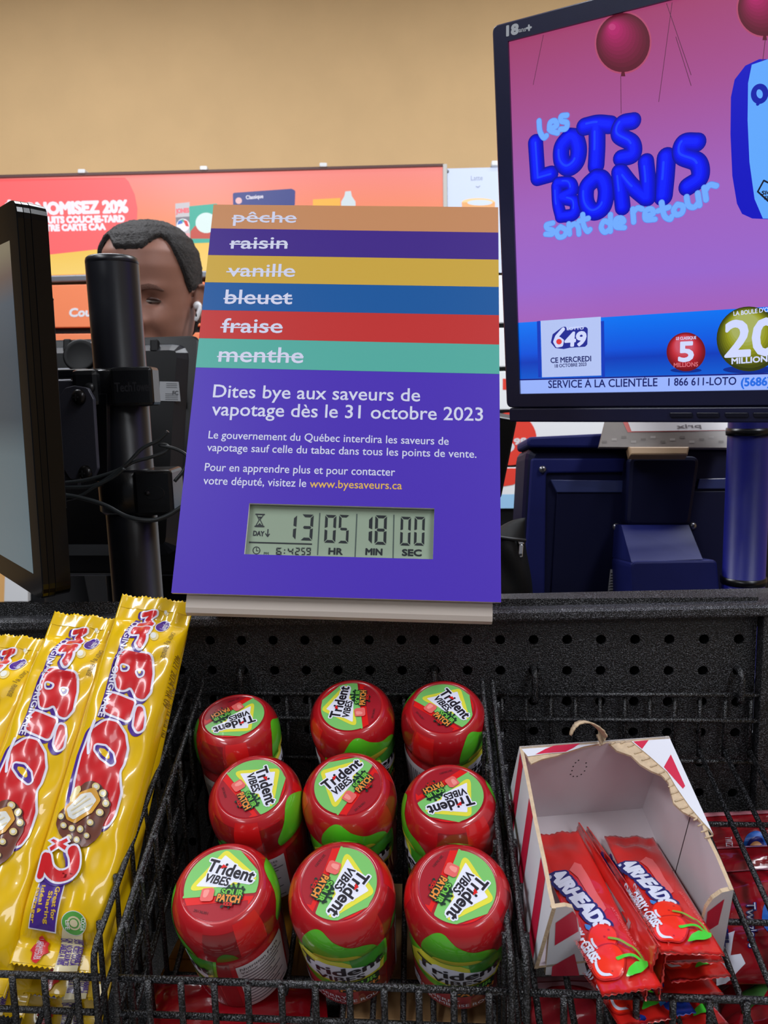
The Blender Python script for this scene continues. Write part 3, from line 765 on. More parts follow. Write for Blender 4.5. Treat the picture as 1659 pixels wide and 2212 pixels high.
loose([[[(1196, 482), (1182, 486), (1184, 494), (1196, 498), (1194, 506), (1180, 506)]], [[(1212, 490), (1204, 500), (1208, 512), (1220, 510), (1224, 498), (1212, 490)]], [[(1232, 506), (1230, 484)], [(1231, 492), (1242, 484), (1250, 490), (1252, 506)]], [[(1260, 464), (1262, 486), (1270, 500), (1276, 496)], [(1252, 478), (1272, 472)]],
       [[(1320, 464), (1320, 500)], [(1318, 482), (1306, 478), (1300, 492), (1308, 502), (1320, 494)]], [[(1330, 484), (1348, 480), (1344, 472), (1332, 474), (1332, 490), (1350, 492)]], [[(1370, 480), (1368, 452)], [(1368, 460), (1378, 450), (1388, 452)]], [[(1394, 468), (1412, 462), (1408, 452), (1396, 456), (1396, 474), (1416, 474)]], [[(1430, 438), (1436, 466), (1448, 474), (1452, 468)], [(1422, 456), (1446, 448)]],
       [[(1464, 442), (1456, 454), (1462, 464), (1474, 460), (1476, 446), (1464, 442)]], [[(1484, 426), (1488, 444), (1500, 448), (1510, 438)], [(1508, 418), (1512, 444)]], [[(1526, 432), (1522, 406)], [(1523, 414), (1534, 400), (1548, 402)]]])
# blue draw band
band = G('screen_band', [(0, (6, 92, 214)), (.3, (4, 60, 190)), (.45, (6, 84, 224)), (1, (0, 120, 250))], 2, PM.hit(1200, 818).z - oz, PM.hit(1200, 690).z - oz, .95, rough=.25)
vband = [PM.uv(1120, 697)[1], PM.uv(1125, 819)[1]]
ink.pxf = None
ink.poly([(0, vband[1]), (MW, vband[1]), (MW, vband[0]), (0, vband[0])], band, 1)
ink.poly([(0, 0), (MW, 0), (MW, vband[1] - .0012), (0, vband[1] - .0012)], E('ticker_pale', (152, 178, 250), .97), 1)
ink.poly([(0, vband[1] - .0012), (MW, vband[1] - .0012), (MW, vband[1]), (0, vband[1])], E('ticker_line', (20, 30, 130), .8), 2)
ink.pxf = PM.uv
tk, tk2 = E('ticker_ink', (26, 36, 110), .8), E('ticker_blue', (40, 110, 230), .9)
ink.text('SERVICE À LA CLIENTÈLE', (1185, 838), (1420, 834), 16, tk, 3, bold=.02); ink.text('1 866 611-LOTO', (1444, 833), (1590, 831), 16, tk, 3, bold=.02); ink.text('(5686)', (1601, 834), (1664, 832), 17, tk2, 3, bold=.05)
ink.poly([(1168, 693), (1298, 684), (1299, 811), (1171, 815)], E('logo_card', (178, 194, 240), .97), 2)
for x in (1163, 1301):
    ink.poly([(x - 3, 694), (x + 4, 693), (x + 6, 815), (x, 815)], E('card_side', (20, 60, 190), .9), 3)
lo, lr = E('logo_navy', (34, 44, 150), .9), E('logo_red', (224, 60, 58), .95); lw = E('logo_white', (206, 214, 250), .97)
ink.poly([(1214, 707), (1222, 705), (1226, 712), (1266, 706), (1270, 710), (1269, 744), (1264, 749), (1232, 751), (1218, 754), (1200, 752), (1190, 740), (1194, 722)], lo, 3, rad=.0016)
ink.line([(1217, 711), (1203, 727), (1199, 738), (1204, 747), (1213, 745), (1215, 736), (1208, 731), (1201, 735)], .0016, lw, 4); ink.ell((1208, 738), 6, 6, lr, 5)
ink.text('49', (1221, 748), (1264, 745), 28, lw, 4, bold=.07, slant=.12); ink.text('LOTTO', (1225, 713), (1261, 711), 5.5, lw, 4, bold=.06)
ink.text('CE MERCREDI', (1190, 784), (1277, 780), 11, tk, 3, bold=.035); ink.text('18 OCTOBRE 2023', (1199, 794), (1267, 790), 7, tk, 3, bold=.03)
def ball(cx, cy, r, cols, halo):
    ink.ell((cx, cy + r * .95), r * .8, r * .12, E('ball_shadow_picture', (8, 46, 150), .8), 2)
    for k in range(10):
        f = k / 9; i_ = min(len(cols) - 2, int(f * (len(cols) - 1))); g_ = f * (len(cols) - 1) - i_; c = tuple(int(p + (q_ - p) * g_) for p, q_ in zip(cols[i_], cols[i_ + 1]))
        ink.ell((cx - r * .10 * f, cy - r * .34 * f), r * (1 - .55 * f), r * (1 - .55 * f), E('%s_ball_%d' % (halo, k), c, .92), 3 + k * .4)
ball(1482, 760, 42, [(112, 14, 26), (160, 26, 40), (196, 50, 62), (206, 84, 104)], 'red')
ink.text('5', (1467, 780), (1497, 779), 40, lw, 8, bold=.05); ink.text('LE CLASSIQUE', (1461, 734), (1504, 732), 6, lw, 8, bold=.03); ink.text('MILLIONS', (1456, 793), (1508, 791), 9, E('ball_print', (216, 110, 120), .9), 8, bold=.03)
ball(1618, 732, 70, [(52, 58, 10), (104, 108, 14), (148, 152, 30), (168, 176, 96)], 'olive')
ink.text('20', (1568, 770), (1680, 764), 74, lw, 8, bold=.04); ink.text('MILLIONS', (1581, 786), (1668, 780), 12, lw, 8, bold=.05); ink.text("LA BOULE D'OR", (1585, 682), (1668, 672), 9, lw, 8, bold=.03)
build(g, 'screen', lm)
# back shell and clamp to the pole
g = Geo(); slab(g, PM.off(-.031), rounded([(MW * .08, MH * .05), (MW * .92, MH * .05), (MW * .92, MH * .95), (MW * .08, MH * .95)], .02), .025, bez2, back_in=.03); build(g, 'back_shell', lm)

# ================================================================== blue pole that carries it
zp = .86
navy = M('navy_powder_coat', (22, 26, 116), .36, bump=.06, bscale=1400, var=.06)
ringm = M('black_rubber_ring', (14, 14, 18), .3)
pt, pbm = at(1616, 800, zp), at(1606, 1262, zp)
rp = 43 * zp / FPX
base_z = 1.08
px_, py_ = (pt.x + pbm.x) / 2, (pt.y + pbm.y) / 2
pbm = at(1608, 1200, zp)
pole = thing('monitor_pole', 'thick navy blue pole with black rings under the advertising monitor', 'pole', (pbm.x, pbm.y, base_z))
X_, Y_ = Vector((1, 0, 0)), Vector((0, 1, 0))
def zat(px, py): 
    d = ray(px, py); return (CAM + d * ((pbm.y - CAM.y) / d.y)).z
g = Geo(); topz = zat(1615, 820)
lathe(g, [(rp * 1.9, 0), (rp * 1.9, .004), (rp * 1.85, .006), (rp, .008), (rp, topz - base_z), (rp * .96, topz - base_z + .003), (.0001, topz - base_z + .003)], navy, Vector((pbm.x, pbm.y, base_z)), n=56); build(g, 'pole_tube', pole)
for y in (932, 1252):
    g = Geo(); zz = zat(1610, y); lathe(g, [(rp * .98, -.004), (rp * 1.07, -.004), (rp * 1.09, 0), (rp * 1.07, .004), (rp * .98, .004)], ringm, Vector((pbm.x, pbm.y, zz)), n=56); build(g, 'ring', pole)
g = Geo(); a = Vector((pbm.x, pbm.y, topz - .03)); q = PM.p3(MW * .45, MH * .35, -.05)
box_axes(g, (a + Vector((a.x, a.y, topz + .06))) / 2 + Vector((0, -.01, .04)), Vector((.03, 0, 0)), Vector((0, .018, 0)), Vector((0, 0, .08)), dark, bev=.006); build(g, 'mount_head', pole)

# ================================================================== blue lottery terminal seen from behind
zt = .95
PT = plane_at(1345, 1100, zt, yaw=2, lean=8)
tb = M('terminal_navy', (24, 30, 92), .5, spec=.22, var=.05, bump=.03, bscale=900); tb2 = M('terminal_navy_dark', (11, 14, 48), .5, spec=.2, bump=.03, bscale=900)
tm = thing('lottery_terminal', 'bulky dark blue lottery terminal seen from behind, below the advertising monitor', 'terminal', PT.hit(1345, 1290))
def tp(pts, h, t, mat, name, bev=.003, rad=0.004):
    pl = PT.off(h); g = Geo(); slab(g, pl, rounded(pxpoly(pl, pts), rad, 4) if rad else pxpoly(pl, pts), t, mat, bev=bev); return build(g, name, tm)
tp([(1138, 962), (1590, 958), (1590, 1330), (1118, 1330)], 0, .09, tb2, 'housing', bev=.010, rad=.018)
tp([(1139, 944), (1306, 936), (1590, 936), (1590, 970), (1139, 966)], .012, .09, tb, 'top_bar', bev=.003, rad=.006)
tp([(1148, 990), (1352, 990), (1362, 1012), (1362, 1020), (1180, 1022), (1176, 1330), (1128, 1330)], .004, .02, tb, 'side_frame', bev=.002)
tp([(1189, 1036), (1350, 1038), (1350, 1064), (1203, 1064)], .005, .008, M('terminal_bevel_highlight', (52, 60, 108), .25), 'recess_edge', bev=.001, rad=.001)  # lighter colour paints a light reflection along the recess bevel
tp([(1511, 1034), (1600, 1032), (1600, 1056), (1506, 1056)], .005, .008, M('terminal_bevel_highlight'), 'recess_edge', bev=.001, rad=.001)
tp([(1203, 1064), (1600, 1060), (1600, 1330), (1188, 1330)], .003, .01, tb2, 'recess_panel', bev=.001, rad=.002)
# tower over the recess
pl = PT.off(.03); g = Geo(); slab(g, pl, rounded(pxpoly(pl, [(1360, 985), (1514, 985), (1492, 1138), (1352, 1138)]), .010), .04, tb2, bev=.005); build(g, 'arm_cover', tm)
# sloped hood and box
def prismquad(name, A, B, C, D, ha, hc, mat):
    g = Geo(); P = [PT.off(ha).hit(*A), PT.off(ha).hit(*B), PT.off(hc).hit(*C), PT.off(hc).hit(*D)]
    back = [p - PT.N * (h + .001) for p, h in zip(P, (ha, ha, hc, hc))]
    g.add(P + back, [(0, 1, 2, 3), (0, 4, 5, 1), (1, 5, 6, 2), (2, 6, 7, 3), (3, 7, 4, 0), (4, 7, 6, 5)], mat); return build(g, name, tm, recalc=True)
prismquad('base_hood', (1342, 1134), (1488, 1134), (1518, 1208), (1364, 1214), .034, .085, tb)
tp([(1362, 1212), (1550, 1209), (1560, 1330), (1366, 1330)], .087, .08, tb, 'base_box', bev=.003, rad=.007)
lab = M('barcode_label', (186, 186, 190), .5); inkd = M('label_ink', (40, 40, 46), .5)
pl = PT.off(.006); g = Geo(); slab(g, pl, pxpoly(pl, [(1319, 1230), (1348, 1230), (1332, 1300), (1311, 1300)]), .001, lab)
ink = plane_ink(g, pl)
for k in range(7): ink.poly([(1319 + (k % 2), 1238 + k * 6), (1329 - k * .8, 1238 + k * 6), (1329 - k * .8, 1241 + k * 6), (1319 - k * 1.2, 1241 + k * 6)], inkd, 1)
ink.line([(1338, 1248), (1332, 1268)], .0012, inkd, 1); build(g, 'label_sticker', tm)
scr = M('screw_steel', (150, 150, 156), .3, metal=.9)
for x, y, h in ((1172, 1014, .006), (1331, 1138, .004), (1496, 1136, .004)):
    g = Geo(); screw(g, PT.off(h).hit(x, y), PT.N, .0045, scr, dark); build(g, 'screw', tm)
# clear sheet holder leaning on its top
PH = plane_at(1440, 950, zt - .045, yaw=2, lean=32)
ph = thing('sheet_holder', 'see-through price sheet in a holder lying on top of the blue terminal', 'sign', PH.hit(1440, 975))
greyb = M('sheet_grey_brown', (122, 112, 106), .35, var=.06); 
g = Geo(); slab(g, PH, pxpoly(PH, [(1310, 896), (1600, 896), (1600, 968), (1293, 966)]), .004, greyb, bev=.0006)
ink = plane_ink(g, PH, dh=.00025)
wsh = M('sheet_white', (226, 222, 224), .4); rsh = M('sheet_red', (206, 90, 84), .4)
ink.poly([(1338, 896), (1600, 896), (1600, 930), (1356, 934)], rsh, 1); ink.poly([(1350, 896), (1600, 896), (1600, 929), (1364, 932)], wsh, 2)
ink.text('prix', (1462, 926), (1514, 924), 8, M('sheet_ink', (120, 112, 116), .5), 3, bold=.05, mirror=True)
for k in range(14): ink.poly([(1300 + k * 21, 952 - (k % 3) * 5), (1311 + k * 21, 952 - (k % 3) * 5), (1311 + k * 21, 957 - (k % 3) * 5), (1300 + k * 21, 957 - (k % 3) * 5)], M('sheet_check', (150, 142, 136), .4) if k % 2 else M('sheet_check_dark', (100, 90, 84), .4), 1)
build(g, 'sheet', ph)
g = Geo(); slab(g, PH.off(.003), pxpoly(PH.off(.003), [(1358, 964), (1490, 964), (1486, 982), (1362, 982)]), .012, M('tan_tab', (178, 146, 112), .5), bev=.002); build(g, 'foot_tab', ph)

# black tilted panel edge behind the countdown sign's right side
PX = plane_at(1080, 990, .80, yaw=-8, lean=-14)
g = Geo(); slab(g, PX, rounded(pxpoly(PX, [(960, 880), (1119, 908), (1084, 1078), (960, 1085)]), .004), .02, M('black_panel', (18, 19, 22), .4), bev=.003)
o = thing('card_terminal', 'black slanted device edge showing past the right side of the countdown sign', 'device', PX.hit(1040, 1085)); build(g, 'shell', o)
g = Geo(); tube(g, [PX.p3(*PX.uv(1040, 1060), -.02), Vector((PX.hit(1040, 1060).x, PX.hit(1040, 1060).y + .03, 1.081))], .012, dark); build(g, 'stand', o)

# black zip pouch
fab = M('black_nylon', (11, 11, 13), .6, spec=.25, bump=.25, bscale=1800, var=.2, vscale=40)
zb = .88
bg = thing('zip_pouch', 'black nylon pouch with a silver zip pull, right beside the countdown sign', 'bag', at(1085, 1300, zb))
PBG = plane_at(1085, 1215, zb, yaw=-6, lean=12)
g = Geo(); nu, nv = 18, 22; vs = []
u0, u1 = PBG.uv(985, 1215)[0], PBG.uv(1140, 1215)[0]; v0, v1 = PBG.uv(1085, 1330)[1], PBG.uv(1085, 1140)[1]
for side in (1, -1):
    for j in range(nv + 1):
        for i in range(nu + 1):
            s, t = i / nu, j / nv; ed = (1 - abs(2 * s - 1) ** 4) * (1 - abs(2 * t - 1) ** 4)
            sag = .010 * math.sin(PI * s * 1.4 + .4) * t
            vs.append(PBG.p3(u0 + (u1 - u0) * (s + .03 * math.sin(6 * t) * s), v0 + (v1 - v0) * t - sag, side * (.004 + .020 * ed + .003 * math.sin(13 * s + 7 * t) * ed)))
fs = []; K = (nu + 1) * (nv + 1)
for b in (0, K):
    for j in range(nv):
        for i in range(nu):
            a = b + j * (nu + 1) + i; fs.append((a, a + 1, a + nu + 2, a + nu + 1))
per = [i for i in range(nu + 1)] + [j * (nu + 1) + nu for j in range(1, nv + 1)] + [nv * (nu + 1) + i for i in range(nu - 1, -1, -1)] + [j * (nu + 1) for j in range(nv - 1, 0, -1)]
for k in range(len(per)): a, b = per[k], per[(k + 1) % len(per)]; fs.append((a, b, b + K, a + K))
g.add(vs, fs, fab, True); build(g, 'pouch_body', bg, recalc=True)
silver = M('silver_metal', (205, 205, 210), .22, metal=1.0)
PZ = PBG.off(.021)
g = Geo(); slab(g, PZ, rounded(pxpoly(PZ, [(1119, 1168), (1131, 1166), (1133, 1176), (1121, 1178)]), .0015), .006, silver, bev=.001); slab(g, PZ, rounded(pxpoly(PZ, [(1122, 1176), (1131, 1176), (1129, 1204), (1120, 1204)]), .002), .002, silver, bev=.0005)
slab(g, PZ.off(.0004), rounded(pxpoly(PZ, [(1122, 1196), (1128, 1196), (1127, 1201), (1122, 1201)]), .001), .001, dark); build(g, 'zip_pull', bg)
g = Geo(); tube(g, [PBG.off(.0215).hit(x, y) for x, y in ((1010, 1150), (1060, 1158), (1100, 1164), (1136, 1168))], .002, M('zip_tape', (40, 40, 44), .5)); build(g, 'zip', bg)

# ================================================================== customer touchscreen (left), screen facing the left
TX = (RGT * -.883 + UPV * .168 + FWD).normalized() * -1     # along the glass, left (far) to right (near)
zc = .572
TBR = at(94, 1300, zc)
up_dir = (Vector((0, 0, 1)) * 1.0 + FWD * 0.02).normalized()
r1 = ray(33, 426)
# depth of the upper right corner from the requirement that the side edge is square to TX
zc2 = (TBR - CAM).dot(TX) / r1.dot(TX)
TTR = CAM + r1 * zc2
PT2 = Plane(TBR, TX, TTR - TBR)
TH_, TW_ = (TTR - TBR).length, .33
glassm = M('glossy_black_bezel', (9, 9, 10), .12, spec=.3)
shell = M('gloss_black_shell', (8, 8, 9), .2, spec=.22, var=.1)
ts = thing('touchscreen', 'glossy black touchscreen seen nearly edge-on at the left, its lit, reflecting screen facing left', 'screen', PT2.p3(-TW_ / 2, 0, 0))
outl = rounded([(-TW_, 0), (0, 0), (0, TH_), (-TW_, TH_)], .013)
g = Geo(); slab(g, PT2, outl, .0045, glassm, bev=.0007)
oz2 = wloc(ts).z
scrm = G('touchscreen_reflection_glow', [(0, (112, 132, 142)), (.30, (104, 124, 134)), (.42, (66, 84, 98)), (.62, (74, 90, 104)), (.78, (92, 106, 120)), (.86, (122, 106, 100)), (.93, (150, 140, 118)), (1, (160, 150, 130))], 2, .03, TH_ * .93, .62, rough=.08)  # brown and grey bands paint reflections into the screen's glow
ink = plane_ink(g, PT2, dh=.0001)
su1 = PT2.uv(48, 900)[0]; sv0, sv1 = PT2.uv(70, 1238)[1], PT2.uv(22, 519)[1]
ink.pxf = None; ink.poly([(-TW_ - su1, sv0), (su1, sv0), (su1, sv1), (-TW_ - su1, sv1)], scrm, 1)
build(g, 'glass_front', ts)
g = Geo(); slab(g, PT2.off(-.0047), outl, .0045, shell, bev=.0004); build(g, 'mid_frame', ts)
g = Geo(); slab(g, PT2.off(-.0095), outl, .0115, shell, bev=.0004, back_in=.001); build(g, 'back_shell', ts)
g = Geo(); slab(g, PT2.off(-.021), rounded([(-TW_ + .05, .05), (-.05, .05), (-.05, TH_ - .05), (-TW_ + .05, TH_ - .05)], .01), .02, M('matte_black', (17, 17, 19), .5), bev=.002, back_in=.01); build(g, 'rear_hump', ts)

# ================================================================== black pole with clamps that carries it
zl = .70
blk = M('satin_black_paint', (21, 22, 28), .33, var=.05); blk2 = M('black_casting', (13, 14, 17), .28, bump=.04, bscale=700)
pa = at(262, 640, zl)
lp = at(276, 1000, zl); lpx, lpy = lp.x, lp.y
rl = 53.5 * zl / FPX
def zl_at(px, py):
    d = ray(px, py); return (CAM + d * ((lpy - CAM.y) / d.y)).z
zt_l = zl_at(257, 556)
sp = thing('screen_stand', 'black steel pole with two clamps holding the touchscreen at the left', 'stand', (lpx, lpy, 1.08))
B0 = Vector((lpx, lpy, 1.08)); Hh = zt_l - 1.08
g = Geo(); lathe(g, [(rl * 2, 0), (rl * 2, .005), (rl, .007), (rl, Hh - .0062)], blk, B0, n=64); build(g, 'pole_tube', sp)
g = Geo(); lathe(g, [(rl * .985, Hh - .0062), (rl, Hh - .006), (rl, Hh - .0035), (rl * .97, Hh - .0012), (rl * .91, Hh), (.0001, Hh)], blk, B0, n=64); build(g, 'cap', sp)
toward = Vector((0, -1, 0)); rightw = Vector((1, 0, 0))
def clamp(y0, y1, name):
    za, zb_ = zl_at(262, y0) - 1.08, zl_at(262, y1) - 1.08
    h = (za - zb_) / 2; zc_ = (za + zb_) / 2
    g = Geo(); rr = rl * 1.2
    lathe(g, [(rl * 1.01, zb_ + .002), (rr - .003, zb_), (rr, zb_ + .003), (rr, za - .003), (rr - .003, za), (rl * 1.01, za - .001)], blk2, B0, n=48)
    return g, zc_, h
g, zc_, h = clamp(797, 878, 'clamp')
cb1 = B0 + Vector((0, 0, zc_))
box_axes(g, cb1 + rightw * .020 + toward * .024, rightw * .018, toward * .012, Vector((0, 0, h)), blk2, bev=.003)
box_axes(g, cb1 - rightw * .022 + toward * .018, rightw * .012, toward * .012, Vector((0, 0, h * .98)), blk2, bev=.005)
box_axes(g, cb1 - rightw * .045 + Vector((0, 0, h * .8)), rightw * .02, toward * .012, Vector((0, 0, .004)), blk2, bev=.002)
pc = Plane(cb1 + toward * .0361, Vector((1, 0, 0)), Vector((0, 0, 1)))
ink = Ink(g, pc.p3, .0002); ink.text('Tech', (.006, -.004), (.0205, -.004), .0075, M('embossed_black', (34, 34, 38), .4), 1, bold=.03); ink.text('Tower', (.0212, -.004), (.0365, -.004), .0075, M('embossed_black'), 1, bold=.03)
c1 = build(g, 'clamp', sp)
g = Geo(); screw(g, cb1 - rightw * .0175 + toward * .030, toward, .0045, dark, void); build(g, 'screw', c1)
g, zc2_, h2 = clamp(1012, 1106, 'clamp')
cb2 = B0 + Vector((0, 0, zc2_))
box_axes(g, cb2 + rightw * .030 + toward * .010, rightw * .017, toward * .020, Vector((0, 0, h2)), blk2, bev=.003)
c2 = build(g, 'clamp', sp)
g = Geo(); pe = cb2 + rightw * .031 + toward * .030
lathe(g, [(.0062, 0), (.0058, .0006), (.0045, -.002), (.0001, -.003)], dark, pe, Vector((1.5, 0, 0)), Vector((0, 0, 1)), toward, 28); lathe(g, [(.0026, -.001), (.0022, .0012), (.0001, .0018)], blk2, pe - rightw * .006, Vector((1, 0, 0)), Vector((0, 0, 1)), toward, 20); build(g, 'screw', c2)
# bracket plate between pole and screen
plt = M('bracket_grey_black', (62, 62, 72), .42, bump=.05, bscale=800)
PBR = plane_at(165, 930, .665, yaw=24)
g = Geo(); slab(g, PBR, rounded(pxpoly(PBR, [(126, 858), (140, 838), (160, 833), (188, 838), (201, 862), (210, 1012), (200, 1034), (152, 1036), (128, 1000)]), .004), .003, plt, bev=.0006); bp = build(g, 'bracket_plate', sp)
for x, y in ((173, 858), (187, 1022)):
    g = Geo(); screw(g, PBR.hit(x, y), PBR.N, .0068, M('black_screw', (30, 28, 28), .25, metal=.5), void); build(g, 'screw', bp)
g = Geo(); slab(g, PBR.off(-.004), pxpoly(PBR.off(-.004), [(60, 822), (165, 822), (168, 838), (168, 1050), (60, 1050)]), .004, plt, bev=.0006); build(g, 'mount_plate', sp)
g = Geo(); slab(g, PBR.off(-.012), pxpoly(PBR.off(-.012), [(196, 850), (230, 850), (232, 1040), (204, 1040)]), .004, blk2, bev=.0006); build(g, 'bracket_arm', sp)
# cables looped round it
cabm = M('black_cable', (42, 46, 48), .36)
for lab, pts, z0, z1_ in (('thin black cable rising from the touchscreen, its bent end sticking up by the pole', ((110, 1050), (132, 1052), (197, 1050), (237, 1030), (275, 1001), (307, 969), (341, 952), (363, 932)), .655, .640),
                    ('thin black cable that loops back behind the countdown sign above the lower clamp', ((110, 1041), (132, 1043), (188, 1036), (246, 1019), (289, 998), (318, 990), (352, 979), (364, 968), (358, 961), (346, 962), (380, 970), (405, 987), (398, 1014), (377, 1040)), .652, .645),
                    ('thin black cable hanging in a low loop below the lower clamp', ((110, 1066), (132, 1068), (174, 1075), (226, 1091), (275, 1116), (324, 1124), (362, 1114), (400, 1090)), .650, .640),
                    ('thin black cable running straight from the touchscreen to the pole', ((110, 1082), (133, 1081), (174, 1071), (203, 1053), (246, 1030), (268, 1012)), .656, .642)):
    g = Geo(); n_ = len(pts); tube(g, spline([at(x, y, z0 + (z1_ - z0) * i / (n_ - 1)) for i, (x, y) in enumerate(pts)], 7), .0015 if 'low loop' not in lab else .0019, cabm, n=8)
    tag(build(g, 'cable'), lab, 'cable', 'cables by the screen stand')

# ================================================================== cashier's monitor, back towards us
zk = .94
PK = plane_at(330, 730, zk, yaw=-1, lean=16)
kh = M('monitor_graphite', (10, 10, 13), .36, spec=.35, bump=.03, bscale=900); krim = M('monitor_rim', (120, 122, 130), .35, metal=.3)
km = thing('cashier_monitor', 'black cashier monitor seen from behind, behind the black pole', 'monitor', PK.hit(290, 1300))
KO = rounded(pxpoly(PK, [(60, 1240), (396, 1240), (432, 723), (60, 735)]), [.005, .005, .012, .005], 6)
g = Geo(); slab(g, PK.off(-.012), inset(KO, -.001), .012, krim, bev=.001); build(g, 'front_rim', km)
g = Geo(); slab(g, PK, KO, .012, kh, bev=.003); build(g, 'housing', km)
# raised centre with a sloping bevel
g = Geo(); KI = rounded(pxpoly(PK, [(60, 1200), (384, 1200), (410, 742), (60, 752)]), .020, 4); KJ = inset(KI, .012)
n = len(KI); vs = [PK.p3(u, v, .0002) for u, v in KI] + [PK.p3(u, v, .012) for u, v in KJ]
g.add(vs, [(k, (k + 1) % n, n + (k + 1) % n, n + k) for k in range(n)], M('monitor_bevel_highlight', (30, 32, 38), .22)); g.add(vs[n:], [tuple(range(n))], M('monitor_back', (4, 4, 6), .5, spec=.2)); build(g, 'back_cover', km, recalc=True)  # bevel colour lightened to paint in the highlight it catches
PKF = PK.off(.0125)
for x in (145, 333):
    g = Geo(); slab(g, PKF, rounded(pxpoly(PKF, [(x - 10, 731), (x + 8, 731), (x + 8, 760), (x - 10, 760)]), .003), .008, M('monitor_back'), bev=.002); build(g, 'hook', km)
g = Geo(); pr = PKF.hit(173, 768); lathe(g, [(.020, 0), (.020, .0012), (.018, .002), (.015, .0012), (.0001, .001)], M('monitor_back'), pr, PKF.U, PKF.V, PKF.N, 36); build(g, 'lock_boss', km)
g = Geo(); slab(g, PKF.off(.0004), rounded(pxpoly(PKF, [(194, 738), (236, 738), (236, 775), (197, 775)]), .003), .0008, lab_ := M('grey_label', (176, 178, 186), .45))
ink = plane_ink(g, PKF, h0=.0005)
for k, (a, b) in enumerate(((200, 752), (204, 748), (209, 744), (214, 750))): ink.poly([(a, b), (a + 3, b), (a + 3, 757), (a, 757)], inkd, 1)
ink.line([(202, 761), (215, 761), (215, 770), (202, 770)], .0005, inkd, 1, closed=True); build(g, 'icon_label', km)
g = Geo(); slab(g, PKF.off(.0004), pxpoly(PKF, [(114, 796), (152, 795), (153, 821), (117, 823)]), .0008, lab_)
ink = plane_ink(g, PKF, h0=.0005)
for k in range(9): ink.poly([(119 + k * 3.6, 800), (120.4 + k * 3.6 + (k % 3) * .5, 800), (121 + k * 3.6, 818), (119.6 + k * 3.6, 818)], inkd, 1)
build(g, 'barcode_label', km)
g = Geo(); slab(g, PKF.off(.0004), pxpoly(PKF, [(345, 824), (386, 825), (390, 867), (345, 866)]), .0008, M('grey_label_dim', (140, 142, 146), .5))
ink = plane_ink(g, PKF, h0=.0005); fk = M('label_grey_ink', (70, 72, 76), .5)
for k in range(3): ink.line([(360, 829 + k * 4), (382, 829.5 + k * 4)], .0004, fk, 1)
for k in range(4): ink.line([(358, 851 + k * 4), (384, 851.5 + k * 4)], .0004, fk, 1)
ink.text('FC', (373, 853), (385, 853), 8, inkd, 1, bold=.05); build(g, 'rating_label', km)
g = Geo(); box_axes(g, PK.hit(300, 1180) - PK.N * .02 + Vector((0, .02, -.062)), Vector((.05, 0, 0)), Vector((0, .02, 0)), Vector((0, 0, .064)), blk2, bev=.004)
fz = PK.hit(300, 1180); box_axes(g, Vector((fz.x, fz.y + .02, 1.0885)), Vector((.11, 0, 0)), Vector((0, .08, 0)), Vector((0, 0, .007)), blk2, bev=.003); build(g, 'foot', km)
# ================================================================== wire baskets hung on the panel
B_BACK, SKEW = .010, 0.0
def K(u, b, c): return PEG.p3(u + SKEW * (b - B_BACK), c, b)
def rack_of(p): q = p - PEG.O; return q.dot(RK1), q.dot(RK2), q.dot(RK3)
uRm, cB = PEG.off(B_BACK).uv(1041, 1469)
_zb = (PEG.off(B_BACK).hit(1041, 1469) - CAM).dot(FWD)
_uf, bF, cF = rack_of(at(1105, 2085, _zb * .690))
SKEW = (_uf - uRm) / (bF - B_BACK)
def u_front(px, py=2088):
    return PEG.off(bF).uv(px, py)[0] - SKEW * (bF - B_BACK)
uLm = u_front(248, 2091); uAr = u_front(204, 2088); uRl = u_front(1137, 2082)
SLOPE = math.atan2(cB - cF, bF - B_BACK)
DROP = .092
wire = M('black_wire_coating', (13, 13, 14), .3, bump=.45, bscale=900, speck=(84, 84, 88), vscale=1100, detail=1.0)
RW = .0019
PITCH = .0186
def rail_c(b): return cB + (cF - cB) * (b - B_BACK) / (bF - B_BACK)
